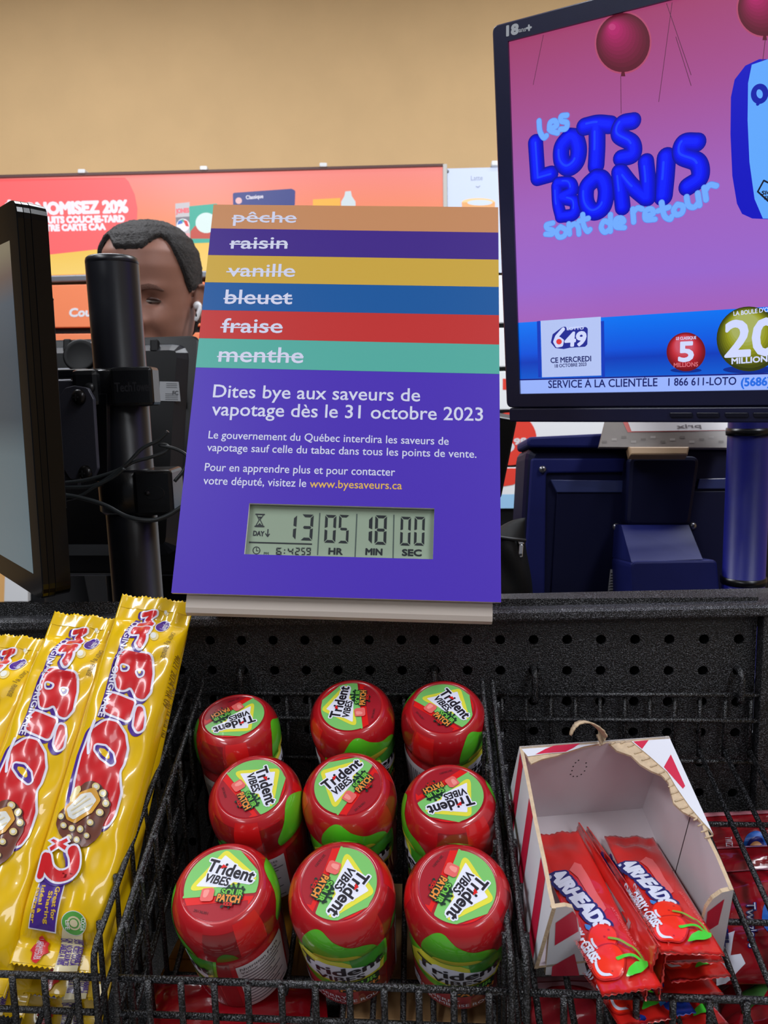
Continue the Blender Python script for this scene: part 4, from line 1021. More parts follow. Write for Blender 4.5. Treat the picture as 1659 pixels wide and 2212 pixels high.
def basket(label, uL, uR, floor_drop_back, floor_drop_front, left=True, right=True, clip_right=None):
    t = thing('wire_basket', label, 'basket', K((uL + uR) / 2, bF * .5, rail_c(bF * .5) - .09), 'wire baskets on the candy rack')
    fl = lambda b: rail_c(b) - (floor_drop_back + (floor_drop_front - floor_drop_back) * (b - B_BACK) / (bF - B_BACK))
    for u, on in ((uL, left), (uR, right)):
        if not on: continue
        g = Geo()
        pts = [K(u, B_BACK, cB + .002), K(u, B_BACK + .003, rail_c(B_BACK + .003)), K(u, bF - .006, rail_c(bF - .006)), K(u, bF - .001, cF - .002), K(u, bF + .0005, cF - .008), K(u, bF + .002, min(fl(bF), cF - .07))]
        tube(g, pts, RW, wire); build(g, 'side_rail', t)
        s = 1 if u == uL else -1
        g = Geo(); b = B_BACK + .024
        while b < bF - .012:
            c = rail_c(b); tube(g, [K(u + s * .0022, b - .0005, c + .0022), K(u + s * .0022, b, c - .004), K(u + s * .003, b, fl(b))], RW * .85, wire, n=7); b += .0265
        for f in (.36, .72):
            tube(g, [K(u - s * .001, B_BACK, cB - .092 * f), K(u - s * .001, bF, cF - DROP * f)], RW * .8, wire, n=7)
        build(g, 'side_grid', t)
    g = Geo(); tube(g, [K(uL - .003, bF - .001, cF - .0165), K(uR + .003, bF - .001, cF - .0165)], RW * 1.05, wire); build(g, 'front_rod', t)
    g = Geo()
    for dc in (.0375, .060): tube(g, [K(uL, bF, cF - dc), K(uR, bF, cF - dc)], RW * .95, wire)
    k = 1; n = int((uR - uL) / PITCH)
    while k * PITCH < uR - uL - .006:
        u = uL + .0045 + k * PITCH - .004
        tube(g, [K(u, bF + .0022, cF - .0147), K(u, bF + .0026, cF - .026), K(u, bF + .003, cF - .075)], RW, wire, n=8)
        k += 1
    build(g, 'front_grid', t)
    g = Geo()
    for y in (1502, 1557, 1645):
        c = PEG.off(.008).uv(1300, y)[1]; tube(g, [K(uL, .0065, c), K(uR, .0065, c)], RW * .95, wire)
    cbot = cB - .062
    k = 0
    while k * PITCH < uR - uL - .004:
        u = uL + .008 + k * PITCH; tube(g, [K(u, .0042, PEG.off(.008).uv(1300, 1499)[1]), K(u, .0042, min(cbot, fl(B_BACK)) - .001)], RW * .8, wire, n=7); k += 1
    build(g, 'back_grid', t)
    g = Geo(); k = 0
    while k * PITCH < uR - uL - .004:
        u = uL + .008 + k * PITCH
        tube(g, [K(u, .006, fl(B_BACK)), K(u, bF, fl(bF))], RW, wire, n=8); k += 1
    for f in (.3, .65): b = B_BACK + (bF - B_BACK) * f; tube(g, [K(uL, b, fl(b) - .003), K(uR, b, fl(b) - .003)], RW, wire, n=8)
    build(g, 'floor_grid', t)
    for u in (uL + .03, uR - .03):
        uu = round(u / PIT) * PIT; ch = -PIT * .975
        g = Geo(); tube(g, spline([K(uu, -.008, ch + .002), K(uu, .004, ch + .002), K(uu, .009, ch - .004), K(uu, .0085, ch - .022)], 5), .0026, wire); build(g, 'hook', t)
    return fl
fl_m = basket('middle black wire basket, the one filled with red gum jars', uLm, uRm, .100, .094)
fl_l = basket('left black wire basket, the one holding the yellow chocolate bars', uAr - .215, uAr, .100, .094)
fl_r = basket('right black wire basket, the one with the torn candy box in it', uRl, uRl + .213, .058, .042)
# plane of the rims
_v = (K(0, B_BACK, cB) - K(0, bF, cF)).normalized()
RIM = Plane(K(uRm, B_BACK, cB), RK1, _v)
# ================================================================== gum jars
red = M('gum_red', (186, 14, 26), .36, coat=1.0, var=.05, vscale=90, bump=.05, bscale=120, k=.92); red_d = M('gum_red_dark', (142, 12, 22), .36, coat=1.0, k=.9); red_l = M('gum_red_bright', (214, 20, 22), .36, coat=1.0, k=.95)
grn = M('gum_green', (92, 196, 36), .36, coat=1.0, k=.95); grn_d = M('gum_green_dark', (52, 138, 32), .3, coat=.5)
l_grn, l_yel, l_wht = M('label_green', (126, 200, 108), .35, coat=.25, k=.95), M('label_yellow', (232, 226, 66), .35, coat=.25, k=.95), M('label_white', (232, 234, 250), .35, coat=.25)
l_red, l_dk = M('label_red', (222, 22, 22), .35, coat=.25), M('label_dark_red', (162, 22, 38), .35, coat=.25)
l_blk = M('label_black', (26, 22, 34), .4, coat=.2); l_pink, l_pink2 = M('label_pink', (232, 104, 100), .35, coat=.25), M('label_pink_light', (244, 150, 142), .35, coat=.25)
l_or, l_g2 = M('label_orange', (236, 146, 62), .35), M('label_lime', (116, 196, 74), .35); l_dg = M('label_deep_green', (14, 46, 34), .4); l_gry = M('label_grey_white', (206, 202, 208), .4); l_txt = M('label_small_print', (98, 92, 104), .5); l_pr = M('label_rose', (196, 60, 66), .35, coat=.25)
JH, RL = .092, .0237            # height, radius of the flat top
_JS = .945
prof = [(.0002, 0), (.0262, 0), (.0290, .0014), (.0300, .005), (.0304, .02), (.0312, .038), (.0318, .050), (.0312, .0575), (.0304, .0605), (.0318, .0630), (.0330, .0655), (.0333, .070), (.0333, .0755), (.0328, .0800), (.0316, .0842), (.0296, .0878), (.0272, .0905), (.0252, .0918), (RL + .0008, .0920), (RL, .0914)]
prof = [(a * _JS, b) for a, b in prof]; RL *= _JS
arc = [0.0]
for (a, b), (c, d) in zip(prof, prof[1:]): arc.append(arc[-1] + math.hypot(c - a, d - b))
IL = 10                          # first profile point of the lid
def rev(a_deg, t, h):
    t = min(max(t, arc[0]), arc[-1] - 1e-7); i = 0
    while arc[i + 1] < t: i += 1
    f = (t - arc[i]) / (arc[i + 1] - arc[i]); (r0, z0), (r1_, z1_) = prof[i], prof[i + 1]
    r, z = r0 + (r1_ - r0) * f, z0 + (z1_ - z0) * f
    nx, nz = (z1_ - z0), -(r1_ - r0); L = math.hypot(nx, nz) or 1
    r += nx / L * h; z += nz / L * h; a = math.radians(a_deg)
    return Vector((r * math.cos(a), r * math.sin(a), z))
def rev_ink(g): return Ink(g, rev, .00010, 0, None, grid=(5.0, arc))
def tz(z):
    for i in range(1, len(prof) - 1):
        z0, z1_ = prof[i][1], prof[i + 1][1]
        if z0 <= z <= z1_: return arc[i] + (arc[i + 1] - arc[i]) * (z - z0) / (z1_ - z0)
    return arc[-1]
proto = thing('gum_jar', 'red gum jar', 'jar', (0, 0, 0), 'red gum jars in the middle basket')
NA = 72
# --- sleeve body; angle 0 is the middle of the front label, angles grow to the reader's right
g = Geo(); lathe(g, prof[:IL + 1], red, n=NA); ink = rev_ink(g)
def band(a0, a1, z0, z1_, mat, lay): ink.poly([(a0, tz(z0)), (a1, tz(z0)), (a1, tz(z1_)), (a0, tz(z1_))], mat, lay)
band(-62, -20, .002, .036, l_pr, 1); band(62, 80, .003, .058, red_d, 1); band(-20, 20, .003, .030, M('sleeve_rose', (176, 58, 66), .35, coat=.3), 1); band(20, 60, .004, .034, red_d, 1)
ink.poly([(-66, tz(.034)), (-30, tz(.028)), (30, tz(.030)), (62, tz(.036)), (66, tz(.0605)), (-70, tz(.0605))], grn, 2)
ink.poly([(-58, tz(.036)), (56, tz(.035)), (58, tz(.046)), (8, tz(.0595)), (-40, tz(.0595)), (-58, tz(.050))], l_yel, 3)
ink.poly([(20, tz(.048)), (60, tz(.046)), (62, tz(.0605)), (16, tz(.0605))], grn_d, 4)
ink.poly([(-44, tz(.0385)), (50, tz(.0385)), (52, tz(.0480)), (0, tz(.0565)), (-20, tz(.0565)), (-44, tz(.046))], l_wht, 5)
ink.text('Trident', (-46, tz(.0455)), (54, tz(.0455)), .0085, l_blk, 7, bold=.0)
for da in (0, 1.2, 2.2): ink.text('Trident', (-46 + da, tz(.0455) + .0002 * da), (54 + da, tz(.0455) + .0002 * da), .0085, l_blk, 7)
for da in (0, 1.3): ink.text('VIBES', (-26 + da, tz(.0375)), (30 + da, tz(.0375)), .0062, l_blk, 7)
for da in (0, 1.0): ink.text('SOUR', (6 + da, tz(.0300)), (44 + da, tz(.0300)), .0052, l_g2, 7); ink.text('PATCH', (0 + da, tz(.0232)), (48 + da, tz(.0232)), .0052, l_or, 7)
ink.poly([(-2, tz(.0222)), (50, tz(.0222)), (48, tz(.0360)), (2, tz(.0360))], l_dg, 6)
ink.text('REDBERRY', (-50, tz(.0135)), (6, tz(.0135)), .0036, l_wht, 7); ink.text('FRAMBOISE ROUGE', (-38, tz(.0085)), (58, tz(.0085)), .0036, l_wht, 7)
band(-62, -48, .008, .019, l_wht, 6); ink.text('4', (-57, tz(.012)), (-53, tz(.012)), .0035, l_txt, 8)
band(86, 150, .004, .054, l_gry, 3); ink.text('Nutrition Facts', (90, tz(.0495)), (140, tz(.0495)), .0026, l_blk, 5); ink.text('Valeur nutritive', (90, tz(.0455)), (138, tz(.0455)), .0026, l_blk, 5)
for k in range(11): z = .042 - k * .0034; band(90, 146 - (k * 7) % 22, z, z + .0011, l_txt, 4)
band(-150, -82, .004, .054, l_gry, 3)
for k in range(15): a = -146 + k * 4; band(a, a + 1.2 + (k % 3) * .5, .008, .048, l_txt, 4)
band(154, 204, .006, .056, red_d, 2)
build(g, 'sleeve', proto)
# --- lid with its printed top
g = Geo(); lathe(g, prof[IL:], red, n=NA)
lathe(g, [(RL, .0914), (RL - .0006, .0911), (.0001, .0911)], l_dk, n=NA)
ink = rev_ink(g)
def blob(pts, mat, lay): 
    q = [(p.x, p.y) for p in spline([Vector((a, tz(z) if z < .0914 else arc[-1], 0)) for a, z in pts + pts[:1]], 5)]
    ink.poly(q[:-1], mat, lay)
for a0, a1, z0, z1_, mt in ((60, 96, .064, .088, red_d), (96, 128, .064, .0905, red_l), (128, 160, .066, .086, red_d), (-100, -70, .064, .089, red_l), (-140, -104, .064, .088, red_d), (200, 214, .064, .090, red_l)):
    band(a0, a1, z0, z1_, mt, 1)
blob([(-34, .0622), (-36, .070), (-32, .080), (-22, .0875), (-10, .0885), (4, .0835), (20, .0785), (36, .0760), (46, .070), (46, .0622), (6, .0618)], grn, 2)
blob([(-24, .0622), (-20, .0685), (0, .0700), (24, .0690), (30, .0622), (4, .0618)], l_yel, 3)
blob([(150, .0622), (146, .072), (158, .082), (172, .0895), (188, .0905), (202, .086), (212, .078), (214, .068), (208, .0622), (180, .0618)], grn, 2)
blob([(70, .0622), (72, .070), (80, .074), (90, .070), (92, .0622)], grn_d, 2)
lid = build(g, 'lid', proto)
# printed disc: drawing unit = disc radius; x along the straight edge of the red band
g = Geo()
DC, DR = (575, 625), 365.0
def dj(px, py): return ((px - DC[0]) / DR * RL * .985, -(py - DC[1]) / DR * RL * .985)
def top_surf(u, v, h): return Vector((u, v, .0911 + h))
ink = Ink(g, top_surf, .00010, 0.0, dj)
ink.ell(DC, 360, 360, l_dk, 1, n=56)
circ = lambda a: (DC[0] + 358 * math.cos(math.radians(a)), DC[1] - 358 * math.sin(math.radians(a)))
ink.poly([circ(a) for a in range(-20, -37, -4)] + [(860, 790), (236, 836)] + [circ(a) for a in range(214, 199, -4)], l_red, 2)
ink.poly([(215, 762), (910, 720)] + [circ(a) for a in range(-14, 26, 5)] + [(703, 280)] + [circ(a) for a in range(76, 92, 5)] + [circ(a) for a in range(96, 200, 6)], l_grn, 3)
ink.poly([circ(a) for a in range(28, 68, 5)] + [(703, 280)], l_red, 3)
ink.poly([(556, 262), (960, 596), (236, 706)], l_yel, 4, rad=.0034, n=8)
ink.poly([(560, 330), (905, 600), (850, 640), (690, 610), (632, 664), (330, 646)], l_wht, 5, rad=.0006)
def wtext(s, A, B, cap, mat, out, lay, bold, ob, slant=.0):
    ink.text(s, A, B, cap, out, lay, bold=ob, slant=slant); ink.text(s, A, B, cap, mat, lay + 1, bold=bold, slant=slant)
wtext('Trident', (398, 486), (866, 618), 120, l_blk, l_wht, 6, .045, .16)
wtext('VIBES', (394, 598), (636, 652), 80, l_blk, l_wht, 6, .045, .16, slant=.12)
ink.poly([(560, 430), (606, 460), (536, 474)], l_red, 9)
sp_ = []
for k in range(22):
    a = 2 * PI * k / 22; r = 1.0 if k % 2 else .80
    sp_.append((690 + 128 * r * math.cos(a), 752 + 104 * r * math.sin(a)))
ink.poly(sp_, l_dg, 9)
for x, y, r in ((656, 652, 13), (694, 636, 12), (744, 634, 13), (790, 668, 12), (806, 690, 13), (620, 852, 14), (688, 864, 10)): ink.ell((x, y), r, r, l_dg, 9, n=12)
for A, B in (((660, 660), (672, 690)), ((695, 645), (705, 690)), ((745, 640), (740, 690)), ((790, 675), (760, 700))): ink.line([A, B], .0004, l_dg, 9)
wtext('SOUR', (592, 738), (800, 756), 58, l_g2, l_dg, 10, .05, .19)
wtext('PATCH', (562, 800), (780, 824), 66, l_or, l_dg, 12, .05, .17)
wtext('KIDS', (636, 846), (716, 854), 30, l_red, l_dg, 14, .06, .2)
ink.poly([(402, 676), (500, 668), (524, 690), (524, 786), (504, 800), (414, 800), (398, 776)], l_pink, 11, rad=.0014)
ink.poly([(420, 690), (480, 684), (470, 740), (452, 770), (424, 760)], l_pink2, 12, rad=.0012)
ink.text('20136301', (358, 888), (498, 922), 24, M('date_code', (92, 20, 30), .5), 3, bold=.02)
label_o = build(g, 'top_label', proto)
BIAS = math.degrees(math.atan2(486 - 618, 866 - 398))     # text direction in the drawing (turned down to the right)
LIDP = RIM.off(.0085)
# px of the lid centre, px of the first and last letter of the big word, tip back/forward and sideways (deg), where the sleeve's label points (picture clock angle, 90 = at us), words
JARS = [(478, 1908, (442, 1868), (548, 1896), 3, -7, 160, 'red gum jar at the front left of the basket, its green patch to the right'),
        (733, 1905, (790, 1880), (700, 1996), 4, -1, 95, 'red gum jar in the middle of the front row, its label word front'),
        (989, 1912, (1040, 1895), (966, 1984), 4, 1, 96, 'red gum jar at the front right, beside the torn candy box'),
        (545, 1700, (549, 1660), (571, 1734), 4, -4, 200, 'red gum jar at the left of the middle row, behind the front left jar'),
        (750, 1694, (706, 1720), (784, 1662), 4, -2, 84, 'red gum jar in the very centre of the nine, its lettering rising to the right'),
        (971, 1714, (1022, 1712), (931, 1736), -3, 2, 165, 'red gum jar at the right of the middle row, its lettering upside down'),
        (506, 1546, (545, 1543), (455, 1572), -5, -6, -10, 'red gum jar at the back left, tipped most and lettered upside down'),
        (757, 1524, (727, 1558), (750, 1488), 5, 0, 62, 'red gum jar in the middle of the back row, its lettering running upwards'),
        (958, 1527, (950, 1494), (1004, 1552), 5, 1, 34, 'red gum jar at the back right, its lettering running down to the right')]
for i, (lx, ly, A, B, tip, side, saz, lab) in enumerate(JARS):
    r = proto if i == 0 else dup(proto, lab)
    r['label'] = lab
    c = LIDP.hit(lx, ly)
    Vn = LIDP.V; n0 = LIDP.N
    n_ = (Matrix.Rotation(math.radians(tip), 3, LIDP.U) @ n0); n_ = Matrix.Rotation(math.radians(side), 3, Vn) @ n_
    n_.normalize()
    pl = Plane(c, LIDP.U, n_.cross(LIDP.U)); 
    a, b = Vector(pl.uv(*A)), Vector(pl.uv(*B)); th = math.atan2((b - a).y, (b - a).x) - math.radians(BIAS)
    X = pl.U * math.cos(th) + pl.V * math.sin(th); Y = pl.N.cross(X)
    base = c - pl.N * JH
    r.matrix_world = Matrix(((X.x, Y.x, pl.N.x, base.x), (X.y, Y.y, pl.N.y, base.y), (X.z, Y.z, pl.N.z, base.z), (0, 0, 0, 1)))
    # turn sleeve and lid print to where they face in the photo
    d = pl.U * math.cos(math.radians(saz)) - pl.V * math.sin(math.radians(saz))
    az = math.atan2(d.dot(Y), d.dot(X))
    for ch in r.children:
        if ch.name.startswith(('sleeve', 'lid')): ch.rotation_euler = (0, 0, az)
# ================================================================== long yellow chocolate bars
yw = M('bar_yellow', (232, 188, 4), .28, coat=.9, bump=.10, bscale=55, var=.04, vscale=40, k=1.0, spec=.5)
b_red, b_wht, b_pur = M('bar_red', (206, 34, 40), .28, coat=.4), M('bar_white', (228, 224, 240), .28, coat=.3), M('bar_purple', (74, 38, 140), .28, coat=.3)
b_nut, b_choc, b_cream, b_tan = M('bar_nut', (226, 206, 140), .3, coat=.3), M('bar_chocolate', (108, 60, 46), .3, coat=.3), M('bar_cream', (226, 226, 220), .3, coat=.3), M('bar_caramel', (214, 156, 50), .3, coat=.3)
b_grn, b_bei, b_blk, b_dp = M('bar_green', (88, 162, 70), .3, coat=.3), M('bar_beige', (222, 208, 168), .3, coat=.3), M('bar_print', (86, 66, 30), .4), M('bar_deep_brown', (66, 34, 30), .3, coat=.3)
# the uppermost bar: axis points in the picture, with distances that lean it on the ledge
def bar_plane(T, Bm, zT, zB, E0, E1, roll=0.0):
    top_, bot_ = at(*T, zT), at(*Bm, zB)
    ax = (bot_ - top_)
    L = ax.length; ax.normalize()
    n = ax.cross(Vector((1, 0, 0))); n = n if n.dot(CAM - top_) > 0 else -n
    wdir = n.cross(ax).normalized(); wdir = wdir if wdir.x > 0 else -wdir
    R = Matrix.Rotation(math.radians(roll), 3, ax); return top_, ax, R @ wdir, R @ n, L
top3, ax3, w3, n3, L3_ = bar_plane((343, 1292), (118, 2096), .566, .448, None, None, roll=-4)
BW, BH = .0535, .0225
SEAL = .020
def sec_h(w, s):
    """height of the upper skin above the bar's mid plane, and half width, at distance s from the top"""
    e = min(1.0, max(0.0, (s - SEAL) / .026)); e2 = min(1.0, max(0.0, (L3_ - SEAL * .7 - s) / .024)); k = math.sin(min(e, e2) * PI / 2) ** .8
    x = min(1.0, abs(w) / (BW / 2))
    wr = .0008 * math.sin(s * 210 + w * 160) * math.sin(w * 230 + 1.3) + .0007 * math.sin(s * 90 - w * 340)
    if s < SEAL + .03: wr += .0016 * math.sin(w * 420 + s * 60) * max(0, 1 - s / (SEAL + .03)) + .0020 * math.sin(w * 130 + 1)
    return .0006 + BH * .62 * k * (1 - x ** 5) ** .5 + wr * (1 - x ** 4)
def bar_surf(s, w, h): return Vector((s, w, sec_h(w, s) + h))
proto = thing('chocolate_bar', 'yellow chocolate bar', 'chocolate bar', (0, 0, 0), 'yellow chocolate bars in the left basket')
g = Geo(); NS, NW = 110, 36
vs, fs = [], []
for j in range(NS + 1):
    s = L3_ * j / NS
    for i in range(NW + 1):
        w = BW * (i / NW - .5); ss = s
        if j == 0: ss = .0012 * (i % 2)
        if j == NS: ss = s - .0012 * (i % 2)
        vs.append(Vector((ss, w, sec_h(w, s))))
for j in range(NS + 1):
    s = L3_ * j / NS
    for i in range(NW + 1):
        w = BW * (i / NW - .5); ss = s
        if j == 0: ss = .0012 * (i % 2)
        if j == NS: ss = s - .0012 * (i % 2)
        x = abs(w) / (BW / 2); k = sec_h(0, s) / (BH * .62)
        vs.append(Vector((ss, w, -.0006 - BH * .38 * min(1, max(0, k - .05)) * (1 - x ** 6) ** .5)))
o_ = (NS + 1) * (NW + 1)
for j in range(NS):
    for i in range(NW):
        a = j * (NW + 1) + i; fs.append((a, a + NW + 1, a + NW + 2, a + 1)); fs.append((o_ + a, o_ + a + 1, o_ + a + NW + 2, o_ + a + NW + 1))
for j in range(NS):
    for i in (0, NW): a = j * (NW + 1) + i; b = a + NW + 1; fs.append((a, b, b + o_, a + o_) if i else (a, a + o_, b + o_, b))
for i in range(NW):
    for j in (0, NS): a = j * (NW + 1) + i; fs.append((a, a + 1, a + 1 + o_, a + o_))
g.add(vs, fs, yw, True)
# drawing map: crops of the photo give (x, y); turn them into bar coordinates through the bar's plane lifted to its skin
PBAR = Plane(top3 + n3 * (BH * .5), w3, -ax3)
def q6(x, y): return bq(x * .27728, 1260 + y * .27728)
def q7(x, y): return bq(x * .27728, 1700 + y * .27728)
def bq(px, py):
    p = PBAR.hit(px, py) - top3; return (p.dot(ax3), p.dot(w3))
mir = 1
ink = Ink(g, bar_surf, .0002, .00025, None, grid=(L3_ / 110, [BW * (i / 36 - .5) for i in range(37)]))
def bpoly(pts, mat, lay, rad=0.0, f=q6): ink.pxf = None; ink.poly([f(*p) for p in pts], mat, lay, rad=rad)
def sticker(pts, rad=.0015, f=q6, k=1.0, dx=(.0012, -.0014)):
    """red letter shape with white edge and purple drop edge"""
    q = rounded([f(*p) for p in pts], rad, 5)
    ink.put([(a + dx[0], b + dx[1]) for a, b in inset(q, -.0022 * k)], [tuple(range(len(q)))], b_pur, 1)
    ink.put(inset(q, -.0015 * k), [tuple(range(len(q)))], b_wht, 2); ink.put(q, [tuple(range(len(q)))], b_red, 3)
def hole(pts, rad=.001, f=q6):
    q = rounded([f(*p) for p in pts], rad, 5)
    ink.put(inset(q, -.0013), [tuple(range(len(q)))], b_wht, 4); ink.put(q, [tuple(range(len(q)))], b_pur, 5)
    c = (sum(a for a, b in q) / len(q), sum(b for a, b in q) / len(q)); ink.put([(c[0] + (a - c[0]) * .55 - .0006, c[1] + (b - c[1]) * .55 - .0006) for a, b in q], [tuple(range(len(q)))], yw, 6)
# M r
for t_, A, B, cp_ in (('M', (1092, 190), (1066, 306), .0098), ('r', (1046, 338), (1004, 500), .0150)):
    ink.pxf = None
    for bo, mt, ly, sh in ((.26, b_pur, 2, (.0008, -.0010)), (.22, b_wht, 3, (0, 0)), (.10, b_red, 4, (0, 0))):
        a_, b_ = q6(*A), q6(*B); ink.text(t_, (a_[0] + sh[0], a_[1] + sh[1]), (b_[0] + sh[0], b_[1] + sh[1]), cp_, mt, ly, bold=bo)
# B
sticker([(960, 528), (1190, 580), (1196, 720), (1180, 860), (1130, 925), (1070, 900), (1030, 815), (980, 850), (925, 840), (910, 760), (925, 640)], .0045)
hole([(960, 650), (1010, 665), (1000, 690), (966, 694)], .0012); hole([(1068, 690), (1128, 700), (1120, 730), (1094, 742)], .0012)
# i and its dot
sticker([(870, 862), (1058, 930), (1010, 1090), (826, 1010)], .0022)
sticker([(1080, 965), (1120, 975), (1134, 1060), (1124, 1150), (1080, 1172), (1050, 1120), (1062, 1020)], .0035)
# g
sticker([(840, 1070), (930, 1100), (985, 1190), (1000, 1300), (970, 1420), (940, 1480), (950, 1640), (900, 1820), (850, 1900), (770, 1900), (560, 1780), (600, 1540), (650, 1340), (720, 1160)], .006)
ink.pxf = None
ink.line([q6(*p) for p in ((752, 1085), (712, 1180), (700, 1270), (706, 1335))], .0010, b_wht, 4)
hole([(760, 1270), (830, 1278), (890, 1340), (908, 1410), (880, 1428), (800, 1370), (758, 1310)], .0018)
# bitten end: chocolate, nuts, caramel, wafer
bpoly([(560, 1720), (600, 1620), (680, 1560), (740, 1550), (800, 1580), (840, 1640), (870, 1720), (868, 1790), (820, 1880), (800, 1960), (760, 2010), (690, 2060), (560, 2060), (480, 1960), (450, 1880), (470, 1800)], b_choc, 7, .004)
for x, y, r in ((770, 1600, 34), (820, 1650, 36), (845, 1730, 34), (800, 1800, 34), (730, 1880, 30), (650, 1930, 34), (580, 1920, 30), (520, 1900, 28), (500, 1830, 30), (620, 2010, 30), (700, 1980, 26), (560, 1990, 26)):
    for rr, mt, ly in ((1.0, b_dp, 8), (.82, b_nut, 9), (.45, b_cream, 10)):
        ink.put([q6(x + r * rr * math.cos(a * PI / 8) - (6 if ly > 8 else 0), y + r * rr * math.sin(a * PI / 8) - (6 if ly > 8 else 0)) for a in range(16)], [tuple(range(16))], mt, ly)
bpoly([(520, 1760), (640, 1640), (760, 1600), (800, 1700), (740, 1800), (600, 1880), (540, 1850)], b_tan, 11, .002); bpoly([(540, 1770), (650, 1655), (730, 1640), (770, 1700), (720, 1780), (590, 1850), (556, 1830)], b_cream, 12, .0016)
for a, b in (((580, 1780), (720, 1690)), ((590, 1810), (740, 1730)), ((600, 1740), (690, 1670))): ink.line([q6(*a), q6(*b)], .00045, b_bei, 13)
bpoly([(560, 1680), (600, 1600), (640, 1580), (650, 1620), (610, 1680), (570, 1730)], b_nut, 11, .0015)
# x2
for pts in ([(418, 424), (440, 414), (545, 470), (530, 500)], [(408, 480), (540, 408), (552, 430), (420, 508)]):
    q = [q7(*p) for p in pts]; ink.put(inset(q, -.0012), [(0, 1, 2, 3)], b_wht, 14); ink.put(q, [(0, 1, 2, 3)], b_red, 15)
two = [(385, 560), (410, 650), (470, 700), (545, 690), (600, 640), (605, 560), (590, 505)]
q = [(p.x, p.y) for p in spline([Vector((*q7(*p), 0)) for p in two], 5)]
ink.line([(a + .0008, b - .0008) for a, b in q], .0046, b_pur, 13); ink.line(q, .0042, b_wht, 14); ink.line(q, .0030, b_red, 15); ink.line([q7(366, 540), q7(330, 700)], .0034, b_wht, 13.5); ink.line([q7(368, 545), q7(334, 690)], .0022, b_red, 15.2)
# purple panel with its slogan
bpoly([(352, 640), (440, 720), (535, 735), (425, 1142), (205, 1100)], b_wht, 8, f=q7); bpoly([(360, 655), (440, 732), (525, 744), (418, 1130), (216, 1092)], b_pur, 9, f=q7)
for s_, A, B, cap in (('Great for', (462, 782), (402, 1036), 34), ('Sharing', (404, 815), (342, 1066), 34), ('Idéal à', (346, 770), (300, 980), 30), ('partager', (308, 788), (236, 1058), 30)):
    ink.pxf = None; ink.text(s_, q7(*A), q7(*B), cap * .27728 * .42 / FPX, M('bar_slogan', (226, 184, 60), .35), 10, bold=.05)
# cocoa strip, round badge, leaf
bpoly([(492, 1080), (655, 1080), (560, 1440), (375, 1440)], b_bei, 7, f=q7)
for rr, mt, ly in ((98, b_cream, 8), (92, b_grn, 9), (54, b_bei, 10), (40, b_grn, 11), (30, b_bei, 12)):
    ink.put([q7(580 + rr * math.cos(a * PI / 12), 1062 + rr * math.sin(a * PI / 12)) for a in range(24)], [tuple(range(24))], mt, ly)
ink.text('COCOA', q7(648, 1020), q7(624, 1120), .0024, b_cream, 13, bold=.03); ink.text('LIFE', q7(520, 1040), q7(510, 1110), .0022, b_cream, 13, bold=.03)
for s_, A, B in (('100% SUSTAINABLY', (594, 1190), (540, 1390)), ('SOURCED COCOA', (555, 1185), (503, 1390)), ('CACAO DE SOURCES', (500, 1180), (450, 1390)), ('DURABLES À 100%', (456, 1180), (405, 1385))):
    ink.text(s_, q7(*A), q7(*B), .0032, b_pur, 9, bold=.02)
bpoly([(300, 1155), (315, 1200), (345, 1215), (330, 1250), (340, 1290), (290, 1310), (265, 1350), (240, 1375), (215, 1365), (200, 1340), (210, 1290), (195, 1270), (225, 1230), (262, 1200), (270, 1170)], b_red, 7, f=q7)
ink.text('PREPARED IN', q7(272, 1185), q7(244, 1340), .0022, b_wht, 9); ink.text('PRÉPARÉ AU CANADA', q7(248, 1195), q7(216, 1345), .0022, b_wht, 9)
# side line ORIGINAL, weight, maker's oval, printed dates
bpoly([(1030, 240), (1070, 246), (1010, 420), (900, 700), (800, 1062), (770, 1050), (850, 760), (950, 440)], b_pur, 1)
ink.text('ORIGINAL • ORIGINALE', q6(1018, 262), q6(778, 1046), .0040, b_wht, 3, bold=.04)
for rr, mt, ly in ((1.12, b_wht, 1), (1.0, b_pur, 2)):
    ink.put([q6(1254 + 46 * rr * math.cos(a * PI / 12) - 12 * rr * math.sin(a * PI / 12), 310 + 54 * rr * math.sin(a * PI / 12)) for a in range(24)], [tuple(range(24))], mt, ly)
ink.text('Cadbury', q6(1268, 270), q6(1250, 350), .0040, b_wht, 3, bold=.01)
ink.text('CANDY 90 g', q6(1330, 366), q6(1290, 478), .0028, b_blk, 2); ink.text('FRIANDISE', q6(1288, 492), q6(1256, 585), .0028, b_blk, 2)
ink.text('4021 2024 MR 09', q6(1366, 540), q6(1262, 940), .0026, M('bar_date', (140, 112, 30), .4), 2)
for x, y, r in ((1276, 190, 22), (1206, 420, 40)): 
    ink.put([q6(x + r * .8 * math.cos(a * PI / 8), y + r * math.sin(a * PI / 8)) for a in range(16)], [tuple(range(16))], b_nut, 1); ink.put([q6(x - 6 + r * .5 * math.cos(a * PI / 8), y - 6 + r * .7 * math.sin(a * PI / 8)) for a in range(16)], [tuple(range(16))], b_cream, 2)
build(g, 'wrapper', proto)
for s0, s1 in ((.0016, .0105), (L3_ - .0095, L3_ - .0016)):    # ridged ends
    g = Geo(); n = 12; ws = [BW * (i / 12 - .5) * .96 for i in range(13)]; vs = []
    for k in range(2 * n + 1):
        q_ = s0 + (s1 - s0) * k / (2 * n); vs += [Vector((q_, w, sec_h(w, q_) + (.0001 if k % 2 == 0 else .0006))) for w in ws]
    g.add(vs, [(r_ * 13 + i, r_ * 13 + i + 1, r_ * 13 + 13 + i + 1, r_ * 13 + 13 + i) for r_ in range(2 * n) for i in range(12)], yw, True)
    build(g, 'crimped_seal', proto)
